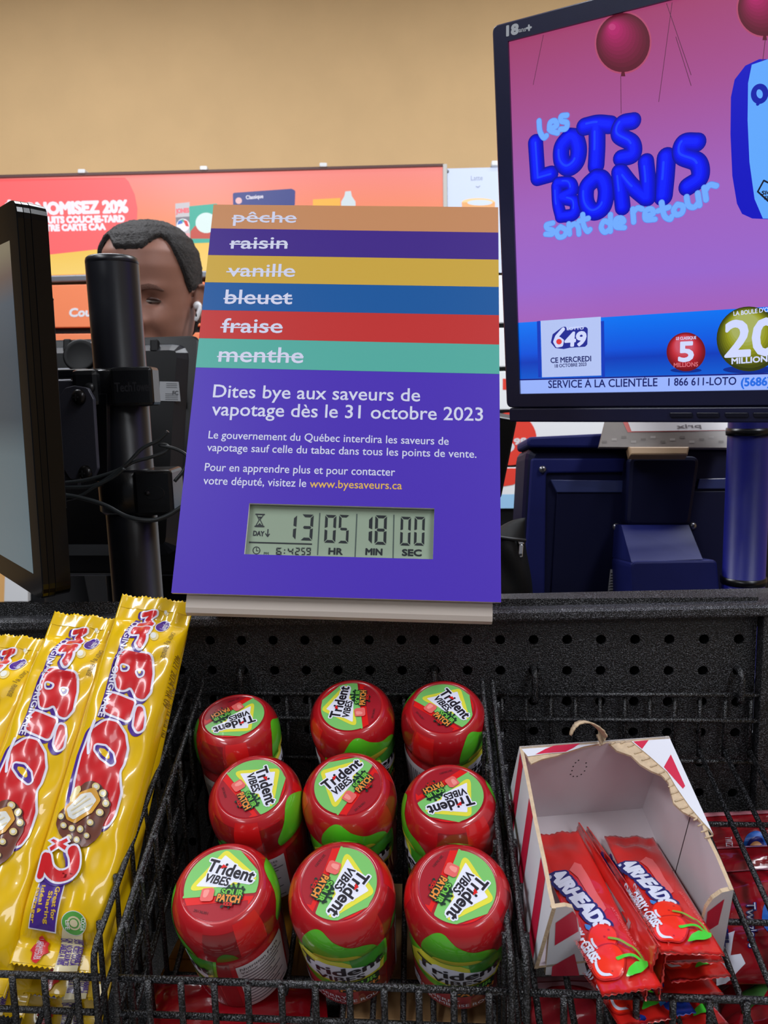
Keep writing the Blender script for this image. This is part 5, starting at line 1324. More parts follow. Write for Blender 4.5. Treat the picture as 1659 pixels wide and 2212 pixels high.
def place_bar(r, T, Bm, zT, zB, roll=0.0, lift=0.0, slide=0.0):
    t_, ax, w, n, L = bar_plane(T, Bm, zT, zB, None, None, roll)
    base = t_ + n * lift + ax * slide
    r.matrix_world = Matrix(((ax.x, w.x, n.x, base.x), (ax.y, w.y, n.y, base.y), (ax.z, w.z, n.z, base.z), (0, 0, 0, 1)))
proto['label'] = 'yellow chocolate bar nearest the gum jars, its top against the countdown sign'
place_bar(proto, (343, 1292), (118, 2096), .566, .448, roll=-4)
BARS = [((196, 1330), (-76, 2110), .566, .448, -3, 'yellow chocolate bar second from the gum jars, overlapped by its right neighbour'),
        ((46, 1374), (-272, 2110), .563, .448, 2, 'yellow chocolate bar at the left edge of the photo'),
        ((332, 1364), (134, 2186), .585, .462, 4, 'yellow chocolate bar lying under the bar nearest the gum jars'),
        ((195, 1396), (-40, 2196), .588, .464, 3, 'yellow chocolate bar under the second bar, its crumpled end below the front wire'),
        ((298, 1440), (120, 2270), .597, .478, 6, 'lowest yellow chocolate bar, its end showing through the basket front')]
for T, Bm, zT, zB, roll, lab in BARS:
    r = dup(proto, lab); place_bar(r, T, Bm, zT, zB, roll)
# ================================================================== torn white candy box and its candy sticks
from mathutils import Matrix as _Mx
def pose4(TL, TR, BR, BL, s):
    r = [ray(*q) for q in (TL, TR, BR, BL)]
    m = _Mx((r[1], -r[2], r[3])).transposed(); x = m.inverted() @ r[0]
    return [CAM + r[0] * s, CAM + r[1] * (s * x[0]), CAM + r[2] * (s * x[1]), CAM + r[3] * (s * x[2])]
bBL, bBR, bFR, bFL = pose4((1122, 1612), (1445, 1590), (1585, 1922), (1192, 1962), .487)
bA, bD = bFR - bFL, bBL - bFL
bN = bA.cross(bD).normalized()
BXH = .0560
def BX(i, j, k): return bFL + bA * i + bD * j - bN * (k if k < BXH * .9 else k + .015 * j)
card = M('box_white_card', (226, 228, 236), .5, spec=.35); inner = M('box_inside', (206, 196, 200), .65, var=.02); kraft = M('torn_kraft', (206, 182, 150), .8, bump=.3, bscale=700, var=.1, vscale=300); bxred = M('box_print_red', (208, 30, 66), .45)
tbx = thing('candy_box', 'white candy box with red stripes, its top torn open, in the right basket', 'box', BX(.5, .5, BXH))
WT = .0022
la, ld = bA.length, bD.length
def wall(name, pts, nrm, outm, inm, inkf=None, t=WT):
    """wall of thickness t: pts outline on the outer face, nrm pointing outwards"""
    g = Geo(); n = len(pts); q = [p - nrm * t for p in pts]
    g.add(pts, [tuple(range(n))], outm); g.add(q, [tuple(range(n))[::-1]], inm)
    g.add(pts + q, [(k, (k + 1) % n, n + (k + 1) % n, n + k) for k in range(n)], kraft)
    if inkf: inkf(g)
    return build(g, name, tbx)
nR, nB = bA.normalized(), bD.normalized()
nR = (nR - bN * nR.dot(bN)).normalized()
nF = bN.cross(bA).normalized(); nF = nF if nF.dot(bD) < 0 else -nF
nS = bN.cross(bD).normalized(); nS = nS if nS.dot(bA) > 0 else -nS
wall('floor', [BX(0, 0, BXH), BX(1, 0, BXH), BX(1, 1, BXH), BX(0, 1, BXH)], -bN, card, inner)
def back_holes(g):
    for k in range(11):
        a = -.6 + k * .5; p = BX(.42 + .055 * math.cos(a) * (1 if k < 7 else .7), 1, .022 + .008 * math.sin(a)) + nF * (WT + .0001)
        lathe(g, [(.0006, 0), (.0001, 0)], M('pin_hole', (40, 34, 36), .8), p, nR, bN, nF, 8)
wall('back_wall', [BX(0, 1, 0), BX(1, 1, 0), BX(1, 1, BXH), BX(0, 1, BXH)], -nF, card, inner, back_holes)
def crease(g):
    p = [BX(1, .50, .004) - nS * (WT + .0001), BX(1, .50, .004) - nS * (WT + .0001) + bD * .008, BX(1, .42, BXH - .004) - nS * (WT + .0001) + bD * .008, BX(1, .42, BXH - .004) - nS * (WT + .0001)]
    g.add(p, [(0, 1, 2, 3)], M('crease_dark', (52, 40, 44), .8))
wall('right_wall', [BX(1, 0, .0), BX(1, .18, 0), BX(1, .30, .0015), BX(1, .42, .0005), BX(1, .60, .001), BX(1, 1, 0), BX(1, 1, BXH), BX(1, 0, BXH)], nS, card, inner, crease)
def lstripes(g):
    off = -nS * .0002
    for j0, w in ((.86, .10), (.52, .12), (.16, .12)):
        g.add([p + off for p in (BX(0, j0, .001), BX(0, j0 + w, .001), BX(0, j0 + w - .12, BXH - .002), BX(0, j0 - .12, BXH - .002))], [(0, 1, 2, 3)], bxred)
wall('left_wall', [BX(0, 0, .0), BX(0, .1, .001), BX(0, .22, .0), BX(0, .5, .0012), BX(0, .75, .0002), BX(0, 1, 0), BX(0, 1, BXH), BX(0, 0, BXH)], -nS, card, inner, lstripes)
PFW = Plane(BX(0, 0, 0), nR, bN); PFW.N = nF
def frontpoly(pts): return [PFW.p3(*PFW.uv(*p)) for p in pts]
def c4(x, y): return (1060 + .361 * x, 1780 + .361 * y)
def c7(x, y): return (1440 + .19 * x, 1700 + .19 * y)
def fl_red(g):
    for pts in ([(388, 590), (490, 520), (512, 545), (524, 640), (382, 726)], [(368, 850), (500, 775), (530, 905), (362, 908)]):
        q = [PFW.p3(*PFW.uv(*c4(*p)), .0002) for p in pts]; g.add(q, [tuple(range(len(q)))], bxred)
wall('front_wall_left', frontpoly([(1192, 1962), (1222, 1958), (1238, 1962), (1248, 1986), (1254, 2020), (1260, 2070), (1270, 2106), (1178, 2106)]), nF, card, inner, fl_red)
def fr_red(g):
    q = [PFW.p3(*PFW.uv(*c7(*p)), .0002) for p in [(462, 1420), (655, 1272), (585, 1560), (440, 1650)]]; g.add(q, [(0, 1, 2, 3)], bxred)
wall('front_wall_right', frontpoly([(1585, 1922), (1560, 1928), (1540, 1942), (1526, 1962), (1518, 1992), (1514, 2040), (1512, 2094), (1556, 2088)]), nF, card, inner, fr_red)
# torn top: white margin left on two sides, kraft edge
PTP = Plane(bFL, nR, bD); 
if PTP.N.dot(bN) < 0: PTP.N = bN
def tpx(pts): return [PTP.uv(*p) for p in pts]
g = Geo()
slab(g, PTP, tpx([(1122, 1612), (1445, 1590), (1452, 1606), (1540, 1800), (1535, 1793), (1515, 1772), (1490, 1742), (1462, 1702), (1442, 1668), (1404, 1634), (1364, 1601), (1312, 1603), (1262, 1612), (1222, 1625), (1180, 1628), (1140, 1634)]), .0016, card, side=kraft)
ink = plane_ink(g, PTP)
ink.poly([(1156, 1630), (1178, 1618), (1196, 1611), (1253, 1606), (1238, 1616), (1222, 1624), (1180, 1627)], bxred, 1); ink.poly([(1368, 1602), (1401, 1599), (1387, 1618)], bxred, 1); ink.poly([(1434, 1657), (1449, 1630), (1480, 1698), (1475, 1704)], bxred, 1)
build(g, 'top_margin', tbx)
g = Geo(); pk = PTP.off(-.0006)
jag = lambda pts, a: [(x + a * math.sin(i * 2.3), y + a * math.cos(i * 1.7)) for i, (x, y) in enumerate(pts)]
o_edge = [(1310, 1602), (1362, 1597), (1404, 1632), (1442, 1667), (1464, 1702), (1490, 1741), (1516, 1771), (1542, 1802)]
i_edge = jag([(1528, 1785), (1504, 1768), (1478, 1756), (1454, 1734), (1449, 1712), (1446, 1692), (1428, 1676), (1408, 1664), (1384, 1650), (1362, 1634), (1334, 1622), (1322, 1610)], 2.0)
slab(g, pk, [pk.uv(*p) for p in o_edge + i_edge], .0014, kraft)
slab(g, pk, [pk.uv(*p) for p in [(1139, 1633), (1180, 1627), (1222, 1624), (1205, 1632), (1170, 1640), (1148, 1650), (1142, 1642)]], .0012, kraft)
for k in range(18):   # flutes
    t = k / 17; n0 = len(o_edge) - 1; i = min(int(t * n0), n0 - 1); f = t * n0 - i
    x, y = o_edge[i][0] + (o_edge[i + 1][0] - o_edge[i][0]) * f, o_edge[i][1] + (o_edge[i + 1][1] - o_edge[i][1]) * f
    a, b = pk.hit(x - 3, y + 4), pk.hit(x - 16 + 4 * math.sin(k), y + 9); tube(g, [a + bN * .0004, b + bN * .0003], .0005, kraft, n=6)
build(g, 'torn_edge', tbx)
g = Geo()   # curled strip of paper
cl = spline([at(1294, 1600, .492), at(1300, 1584, .490), at(1290, 1570, .484), at(1270, 1560, .478), at(1250, 1562, .472), at(1238, 1574, .470), at(1232, 1588, .470)], 6)
n = len(cl); vs = []
for i, p in enumerate(cl):
    d = (cl[min(i + 1, n - 1)] - cl[max(i - 1, 0)]).normalized(); wv = (nF * .75 + bN * .6 - d * d.dot(nF * .75 + bN * .6)).normalized(); t = i / (n - 1); hw = .0042 * (1 - t) ** .6 * (1 + .2 * math.sin(i * 1.9)) + .0008
    th = d.cross(wv).normalized() * .0005
    vs += [p - wv * hw + th, p + wv * hw + th, p + wv * hw - th, p - wv * hw - th]
fs = [(4 * i + a, 4 * i + (a + 1) % 4, 4 * i + 4 + (a + 1) % 4, 4 * i + 4 + a) for i in range(n - 1) for a in range(4)] + [(0, 1, 2, 3), (4 * n - 4, 4 * n - 3, 4 * n - 2, 4 * n - 1)]
g.add(vs, fs, kraft, True); build(g, 'paper_curl', tbx, recalc=True)

# ---- candy sticks
pr_ = M('stick_red', (212, 36, 30), .27, coat=.9, bump=.12, bscale=160, var=.05, k=.95); p_pink = M('stick_pink', (226, 100, 100), .3, coat=.3); p_navy = M('stick_navy', (34, 40, 110), .3, coat=.3); p_wht = M('stick_white', (222, 228, 246), .3, coat=.3); p_sky = M('stick_sky', (60, 130, 210), .3, coat=.3)
p_ch, p_chd, p_grn, p_grd = M('cherry_red', (244, 50, 26), .28, coat=.4), M('cherry_edge', (190, 30, 26), .28, coat=.4), M('cherry_leaf', (70, 206, 56), .3, coat=.3), M('cherry_stem', (128, 170, 60), .3, coat=.3); p_dk = M('stick_deep_red', (176, 26, 28), .3, coat=.3); p_sil = M('stick_silver', (176, 170, 176), .28, metal=.5)
PL_, PW_ = .117, .0315
def stick_frame(T, B, zT, zB, roll):
    a, b = at(*T, zT), at(*B, zB); ax = (b - a).normalized(); n = ax.cross(Vector((1, 0, 0))); n = n if n.dot(CAM - a) > 0 else -n
    w = n.cross(ax).normalized(); w = w if w.x > 0 else -w
    R = Matrix.Rotation(math.radians(roll), 3, ax); return a, ax, R @ w, R @ n
def st_h(s, w):
    e = min(1.0, max(0.0, (s - .010) / .012)); e2 = min(1.0, max(0.0, (PL_ - .010 - s) / .012)); x = min(1, abs(w) / (PW_ / 2))
    wr = .0005 * math.sin(s * 300 + w * 200) * math.sin(w * 300); 
    if e < 1 or e2 < 1: wr += .0007 * math.sin(w * 420 + s * 50)
    return .0004 + .0024 * math.sin(min(e, e2) * PI / 2) * (1 - x ** 4) ** .5 + wr * (1 - x ** 4)
def make_stick(main, blue=False):
    r = thing('candy_stick', 'red candy stick', 'candy', (0, 0, 0), 'candy sticks in the torn box')
    g = Geo(); NS, NW = 44, 18; vs, fs = [], []
    for sgn in (1, -1):
        for j in range(NS + 1):
            for i in range(NW + 1):
                s, w = PL_ * j / NS, PW_ * (i / NW - .5); ss = s + (.0009 * (i % 2) if j == 0 else -.0009 * (i % 2) if j == NS else 0)
                vs.append(Vector((ss, w, st_h(s, w) if sgn > 0 else -.0006 - .6 * max(0, st_h(s, w) - .0004))))
    K2 = (NS + 1) * (NW + 1)
    for j in range(NS):
        for i in range(NW):
            a = j * (NW + 1) + i; fs += [(a, a + NW + 1, a + NW + 2, a + 1), (K2 + a, K2 + a + 1, K2 + a + NW + 2, K2 + a + NW + 1)]
        for i in (0, NW): a = j * (NW + 1) + i; fs.append((a, a + NW + 1, a + NW + 1 + K2, a + K2))
    for i in range(NW):
        for j in (0, NS): a = j * (NW + 1) + i; fs.append((a, a + 1, a + 1 + K2, a + K2))
    g.add(vs, fs, main, True)
    o, ax, w, n = stick_frame((1197, 1800), (1366, 2142), .497, .386, 0)
    PLN = Plane(o + n * .0018, w, -ax)
    def c(x, y):
        p = PLN.hit(*c4(x, y)) - o; return (p.dot(ax), p.dot(w))
    ink = Ink(g, lambda s, w_, h: Vector((s, w_, st_h(s, w_) + h)), .00018, .0003, None, grid=(.004, .004))
    P = lambda pts, m, l, rad=0.0: ink.poly([c(*p) for p in pts], m, l, rad=rad)
    if not blue:
        P([(500, 240), (540, 250), (640, 430), (690, 520), (660, 560), (520, 330), (470, 290)], p_pink, 1)
    A, B = c(352, 312), c(636, 648)
    ink.text('AIRHEADS', A, B, .0088, p_navy, 2, bold=.26); ink.text('AIRHEADS', A, B, .0088, p_wht, 3, bold=.085)
    P([(556, 604), (596, 620), (612, 664), (570, 640)], p_sky, 2, .001)
    if not blue:
        for (x, y, rc, l) in ((668, 700, 84, 3), (702, 834, 96, 5)):
            ink.put([c(x + (rc + 10) * math.cos(a * PI / 14), y + (rc + 10) * math.sin(a * PI / 14)) for a in range(28)], [tuple(range(28))], p_chd, l)
            ink.put([c(x + rc * math.cos(a * PI / 14), y + rc * math.sin(a * PI / 14)) for a in range(28)], [tuple(range(28))], p_ch, l + 1)
            cr = [c(x + rc * .86 * math.cos(math.radians(a)), y + rc * .86 * math.sin(math.radians(a))) for a in range(70, 190, 12)] + [c(x + rc * .70 * math.cos(math.radians(a)), y + rc * .70 * math.sin(math.radians(a)) ) for a in range(178, 76, -12)]
            ink.put(cr, [tuple(range(len(cr)))], p_wht, l + 2)
        ink.line([(q.x, q.y) for q in spline([Vector((*c(*p), 0)) for p in ((706, 704), (790, 726), (880, 784), (930, 846))], 5)], .0007, p_grd, 8)
        ink.line([(q.x, q.y) for q in spline([Vector((*c(*p), 0)) for p in ((758, 818), (800, 806), (860, 812), (920, 838))], 5)], .0009, p_grn, 8)
        P([(806, 915), (826, 872), (870, 842), (938, 824), (942, 852), (900, 896), (850, 914)], p_grn, 9, .001)
        ink.text('CHERRY • CERISE', c(430, 560), c(606, 842), .0046, p_wht, 8, bold=.06); ink.text('ARTIFICIELLEMENT AROMATISÉS', c(440, 600), c(596, 872), .0017, p_pink, 8)
        ink.text('ARTIFICIALLY FLAVOURED', c(716, 510), c(900, 800), .0015, p_pink, 2)
    else:
        P([(640, 700), (760, 690), (860, 900), (720, 940)], p_sky, 3, .003)
    build(g, 'wrapper', r)
    # white ingredient panel on the back
    g = Geo(); q = [Vector((s, w_, -.00075 - .6 * max(0, st_h(s, w_) - .0004))) for s in (.030, .045, .06, .075, .09) for w_ in (-.009, 0, .009)]
    g.add(q, [(r_ * 3 + i, r_ * 3 + i + 1, r_ * 3 + 4 + i, r_ * 3 + 3 + i) for r_ in range(4) for i in range(2)], p_sil, True)
    for k in range(6): g.add([Vector((s, w_, -.00100 - .6 * max(0, st_h(s, w_) - .0004))) for s, w_ in ((.034, -.007 + k * .0024), (.086, -.007 + k * .0024), (.086, -.0058 + k * .0024), (.034, -.0058 + k * .0024))], [(0, 1, 2, 3)], M('stick_print', (90, 84, 92), .5))
    build(g, 'back_panel', r)
    return r
def place_stick(r, T, B, zT, zB, roll, flip=False):
    o, ax, w, n = stick_frame(T, B, zT, zB, roll)
    if flip: w, n = -w, -n
    r.matrix_world = Matrix(((ax.x, w.x, n.x, o.x), (ax.y, w.y, n.y, o.y), (ax.z, w.z, n.z, o.z), (0, 0, 0, 1)))
stick = make_stick(pr_)
STICKS = [((1197, 1800), (1366, 2142), .497, .386, 0, False, 'red cherry candy stick lying highest at the left of the torn box'),
          ((1358, 1808), (1484, 2038), .505, .397, -2, False, 'red cherry candy stick at the right of the torn box, lying highest'),
          ((1240, 1824), (1408, 2100), .510, .396, 78, True, 'red candy stick standing on edge, right beside the left cherry stick'),
          ((1262, 1834), (1432, 2094), .512, .398, 82, True, 'red candy stick standing on edge, left beside the highest cherry stick'),
          ((1372, 1846), (1492, 2072), .515, .402, 3, True, 'red candy stick directly under the highest one, its silver label showing'),
          ((1368, 1890), (1510, 2108), .522, .408, 5, False, 'red candy stick third down in the right pile, its crimped end jutting out'),
          ((1330, 1930), (1496, 2150), .524, .410, 3, True, 'red candy stick near the bottom of the right pile, silver panel upwards'),
          ((1214, 1930), (1392, 2194), .512, .402, 2, False, 'red cherry candy stick under the left one, its green leaf beneath the torn box'),
          ((1330, 1990), (1506, 2212), .525, .412, 2, False, 'lowest red candy stick of the pile, half hidden under the blue one')]
for i, (T, B, a, b, roll, fl, lab) in enumerate(STICKS):
    r = stick if i == 0 else dup(stick, lab); r['label'] = lab; place_stick(r, T, B, a, b, roll, fl)
blue_m = M('stick_blue', (28, 60, 160), .27, coat=.3, bump=.12, bscale=160)
bl = make_stick(blue_m, True); bl['label'] = 'dark blue candy stick peeking out between the red ones below the torn box'
place_stick(bl, (1262, 1920), (1432, 2184), .516, .405, 4)
# ================================================================== stock on the shelf under the baskets
shelf_c = -.30
g = Geo(); box_axes(g, K(-.12, .115, shelf_c - .006), RK1 * .44, RK2 * .112, RK3 * .006, hammer, bev=.002); build(g, 'lower_shelf', rk)
bagm = M('bag_red', (136, 12, 24), .18, coat=.5, bump=.25, bscale=45, var=.10, vscale=25); bagw, bagn, bagb = M('bag_white', (220, 222, 236), .22, coat=.4), M('bag_navy', (30, 36, 110), .25, coat=.4), M('bag_blue', (30, 92, 180), .25, coat=.4); bagt = M('bag_tan', (196, 140, 92), .3, coat=.3)
seal = M('bag_clear_seal', (196, 120, 132), .12, coat=.8, bump=.5, bscale=120)
def bag(label, TL, TR, BR, BL, s, puff, inkf=None, mat=bagm, group='red candy bags under the right basket'):
    C = pose4(TL, TR, BR, BL, s); U, V = C[1] - C[0], C[3] - C[0]; N = V.cross(U).normalized(); N = N if N.dot(CAM - C[0]) > 0 else -N
    def surf(u, v, h):
        e = max(0, (1 - abs(2 * u - 1) ** 4)) * max(0, (1 - abs(2 * v - 1) ** 3)); wr = .0022 * math.sin(9 * v + 5 * u) * math.sin(7 * u + 1) + .0012 * math.sin(31 * v + 11 * u)
        return C[0] + U * u + V * v + N * (puff * e ** .6 + wr * e + h)
    t = thing('candy_bag', label, 'bag', (C[2] + C[3]) / 2 - N * puff, group)
    g = Geo(); n = 22; vs = []
    for sg in (1, -1):
        for j in range(n + 1):
            for i in range(n + 1):
                p = surf(i / n, j / n, 0)
                vs.append(p if sg > 0 else p - N * (2 * (p - (C[0] + U * (i / n) + V * (j / n))).dot(N) + .0006))
    K3 = (n + 1) ** 2; fs = []
    for j in range(n):
        for i in range(n): a = j * (n + 1) + i; fs += [(a, a + 1, a + n + 2, a + n + 1), (K3 + a, K3 + a + n + 1, K3 + a + n + 2, K3 + a + 1)]
        for i in (0, n): a = j * (n + 1) + i; fs.append((a, a + n + 1, a + n + 1 + K3, a + K3)); a = i * (n + 1) + j; fs.append((a, a + 1, a + 1 + K3, a + K3))
    g.add(vs, fs, mat, True)
    if inkf:
        PN = Plane(C[0] + N * puff * .8, U, -V)
        def m(px, py):
            q = PN.hit(px, py) - C[0]; q = q - N * q.dot(N)
            uu, vv, uv_ = U.dot(U), V.dot(V), U.dot(V); a, b = q.dot(U), q.dot(V); dt = uu * vv - uv_ * uv_
            return ((a * vv - b * uv_) / dt, (b * uu - a * uv_) / dt)
        ink = Ink(g, surf, .0003, .0002, m, grid=(1 / 22, 1 / 22)); ink.U, ink.V = U, V
        inkf(ink)
    build(g, 'wrapper', t)
    g = Geo(); q = [surf(i / 12, j, .0008) for j in (.0, .03, .06, .09) for i in range(13)]
    g.add(q, [(r_ * 13 + i, r_ * 13 + i + 1, r_ * 13 + 14 + i, r_ * 13 + 13 + i) for r_ in range(3) for i in range(12)], seal, True); build(g, 'end_seal', t)
    return t
def stext(ink, s, A, B, capw, mat, lay, bold=0):
    """lettering on a bag drawn as a patch between picture points (A, B on the baseline)"""
    a, b = Vector(ink.pxf(*A)), Vector(ink.pxf(*B)); p3 = ink.surf
    v, f = text_mesh(s); x0, x1 = min(p[0] for p in v), max(p[0] for p in v); d = Vector(B) - Vector(A); up = Vector((d.y, -d.x)).normalized()
    v2, f2 = dilate([(p[0] / (x1 - x0), p[1] / CAPH * .14) for p in v], f, bold)
    x0 /= (x1 - x0); 
    ink.put([ink.pxf(A[0] + d.x * (p[0] - x0) + up.x * capw * p[1] / .14, A[1] + d.y * (p[0] - x0) + up.y * capw * p[1] / .14)  for p in v2], f2, mat, lay)
def ring(i):
    i.ell((1632, 1826), 28, 30, bagb, 1); i.ell((1632, 1830), 20, 22, bagn, 2); i.ell((1633, 1832), 15, 14, bagt, 3)
    stext(i, 'TWIZZLERS', (1566, 1808), (1566, 1846), 14, bagw, 2)
def big(i):
    stext(i, 'Twizzlers', (1614, 1958), (1618, 2048), 18, bagn, 1, .02); stext(i, 'Twizzlers', (1614, 1958), (1618, 2048), 18, bagw, 2)
    i.ell((1668, 1985), 22, 36, bagb, 1)
    i.poly([(1556, 2030), (1588, 2014), (1578, 2062), (1600, 2060), (1610, 2078), (1578, 2098), (1545, 2106), (1548, 2060)], bagw, 1); stext(i, 'PEEL', (1562, 1998), (1566, 2050), 9, bagn, 3, .02)
bag('red candy bag farthest back under the right basket, with a clear crimped end', (1500, 1757), (1760, 1745), (1775, 1880), (1505, 1890), .578, .012, ring)
bag('red candy bag second from the panel under the right basket wires', (1480, 1834), (1770, 1824), (1800, 2000), (1485, 2008), .552, .012)
bag('big red candy bag with a white arrow shape, nearest the front wires at the right', (1440, 1892), (1790, 1874), (1850, 2120), (1450, 2128), .532, .014, big)
def leaf(i):
    i.poly([(1600, 2150), (1640, 2130), (1690, 2120), (1660, 2150), (1625, 2190), (1608, 2200)], M('bag_green', (60, 110, 50), .3), 1); i.ell((1580, 2190), 26, 26, M('bag_dark_red', (120, 16, 24), .3), 1)
bag('red candy bag under the front right wires, with a green leaf print', (1548, 2128), (1760, 2110), (1800, 2300), (1560, 2310), .49, .010, leaf)
def pinkc(i):
    i.ell((1218, 2196), 70, 66, M('bag_rose', (196, 44, 58), .25, coat=.4), 1); i.poly([(1146, 2122), (1286, 2118), (1290, 2140), (1236, 2128), (1190, 2132), (1150, 2150)], M('bag_pale_rose', (206, 160, 170), .25, coat=.4), 1)
bag('red candy bag with pale top edge, under the front left corner of the torn box', (1120, 2112), (1296, 2106), (1310, 2330), (1116, 2340), .475, .008, pinkc)
bag('dark red candy bag under the front left gum jar', (330, 2110), (700, 2112), (720, 2330), (300, 2330), .50, .010, group='red candy bags under the gum jars')
# cartons
kr = M('kraft_carton', (158, 122, 80), .75, bump=.1, bscale=300, var=.06, vscale=60); ki = M('carton_black', (22, 18, 18), .6)
ctop = fl_m(.15) - .010
def carton(label, u0, u1, b0, b1, mat, inkf=None, ct_=ctop):
    t = thing('carton', label, 'carton', K((u0 + u1) / 2, (b0 + b1) / 2, shelf_c), 'cartons under the baskets')
    g = Geo(); box_axes(g, K((u0 + u1) / 2, (b0 + b1) / 2, (ct_ + shelf_c) / 2), RK1 * ((u1 - u0) / 2), RK2 * ((b1 - b0) / 2), RK3 * ((ct_ - shelf_c) / 2), mat, bev=.001)
    if inkf:
        q = Plane(K(u0, b1 + .0002, shelf_c), RK1, RK3); inkf(Ink(g, q.p3, .0002))
    build(g, 'body', t)
    g = Geo(); box_axes(g, K((u0 + u1) / 2, (b0 + b1) / 2, ct_ + .0006), RK1 * ((u1 - u0) / 2 - .001), RK2 * ((b1 - b0) / 4), RK3 * .0005, mat); build(g, 'flap', t)
hc = ctop - shelf_c
carton('brown cardboard carton with big black letters, under the middle and right gum jars', -.112, -.014, .02, .155, kr, lambda i: (i.text('m&m', (.004, hc - .034), (.094, hc - .034), .024, ki, 1, bold=.10)))
oc = M('amber_carton', (140, 92, 16), .5, var=.08, vscale=50)
carton('amber yellow carton showing through the wires between bars and jars', -.236, -.150, .02, .150, oc, None, ctop + .006)
# ================================================================== the cashier
skin = M('skin_brown', (144, 99, 83), .52, spec=.45, bump=.03, bscale=500, var=.06, vscale=30)
hair = M('short_black_hair', (34, 30, 29), .75, bump=.9, bscale=420, var=.35, vscale=260, detail=4)
jacket = M('black_jacket', (22, 22, 25), .7, bump=.15, bscale=600)
trous = M('dark_trousers', (30, 31, 38), .8); shoe = M('black_shoes', (18, 18, 20), .4)
ZP = 1.25
eye_w = at(329, 650, ZP)
HEADH = .246
yaw_h = math.radians(-7)
RH = Matrix.Rotation(yaw_h, 3, 'Z') @ Matrix.Rotation(math.radians(4), 3, 'X') @ Matrix.Rotation(math.radians(2.5), 3, 'Y')
# head frame: x to the picture's right, y away from us, z up, origin at the chin's level
tt = [0.0, .04, .10, .2, .3, .4, .5, .6, .7, .8, .88, .94, .98, 1.0]
hw = [.016, .030, .044, .056, .063, .067, .069, .0715, .0735, .0718, .064, .050, .031, .001]
fy = [.070, .080, .0855, .087, .088, .089, .0895, .092, .0935, .088, .074, .054, .030, .001]
by = [.010, .022, .040, .062, .076, .086, .0935, .099, .100, .093, .078, .058, .034, .001]
def ip(a, t):
    for i in range(len(tt) - 1):
        if t <= tt[i + 1]: f = (t - tt[i]) / (tt[i + 1] - tt[i]); f = f * f * (3 - 2 * f) * .4 + f * .6; return a[i] + (a[i + 1] - a[i]) * f
    return a[-1]
def gs(x, s): return math.exp(-(x / s) ** 2)
def head_pt(az, t, grow=0.0):
    w, f, b = ip(hw, t), ip(fy, t), ip(by, t); s, c = math.sin(az), math.cos(az)
    e = .88; x = w * (abs(s) ** e) * (1 if s >= 0 else -1); y = -(f if c > 0 else b) * (abs(c) ** e) * (1 if c >= 0 else -1)
    z = HEADH * t
    if c > 0:
        d = 0.0; ax_ = abs(x)
        d += .024 * gs(x, .013) * gs(z - .088, .016) + .012 * gs(x, .010) * gs(z - .112, .022)          # nose
        d += .007 * gs(ax_ - .018, .010) * gs(z - .084, .009)                                             # nostrils
        d -= .009 * gs(ax_ - .031, .017) * gs(z - .119, .011)                                             # eye sockets
        d += .0045 * gs(ax_ - .032, .022) * gs(z - .138, .008)                                            # brows
        d += .007 * gs(ax_ - .042, .018) * gs(z - .084, .016)                                             # cheeks lifted in a smile
        d -= .004 * gs(ax_ - .034 + (z - .06) * .25, .005) * gs(z - .066, .018)                           # smile folds
        d += .006 * gs(x, .024) * gs(z - .056, .006) + .006 * gs(x, .022) * gs(z - .043, .006) - .004 * gs(x, .03) * gs(z - .0495, .003)
        d += .005 * gs(x, .018) * gs(z - .018, .013)
        d -= .0018 * gs(ax_ - .031, .014) * gs(z - .1115, .0025)                                          # fold under the eye
        y -= d * max(0, c) ** .5
    v = Vector((x, y, z)); 
    if grow: v += Vector((x / (w + .02) ** 1 * .06, y / .09 * .06, (t - .5) * .09)).normalized() * grow
    return v
HO = eye_w - RH @ Vector((.031, head_pt(.40, .5).y, .118))
def hp(v): return HO + RH @ v
g = Geo(); NA_, NT = 84, 84; vs, fs = [], []
for j in range(NT + 1):
    t = j / NT; t = t ** .92 if t < .5 else t
    for i in range(NA_): vs.append(hp(head_pt(2 * PI * i / NA_, t)))
for j in range(NT):
    for i in range(NA_): i2 = (i + 1) % NA_; fs.append((j * NA_ + i, j * NA_ + i2, (j + 1) * NA_ + i2, (j + 1) * NA_ + i))
fs.append(tuple(range(NA_))[::-1]); fs.append(tuple(NT * NA_ + i for i in range(NA_)))
g.add(vs, fs, skin, True)
def ell3(g, c, X, Y, Z, mat, n=16, m=10):
    vs, fs = [], []
    for j in range(m + 1):
        ph = PI * j / m
        for i in range(n): a = 2 * PI * i / n; vs.append(c + X * (math.sin(ph) * math.cos(a)) + Y * (math.sin(ph) * math.sin(a)) + Z * math.cos(ph))
    for j in range(m):
        for i in range(n): i2 = (i + 1) % n; fs.append((j * n + i, (j + 1) * n + i, (j + 1) * n + i2, j * n + i2))
    g.add(vs, fs, mat, True)
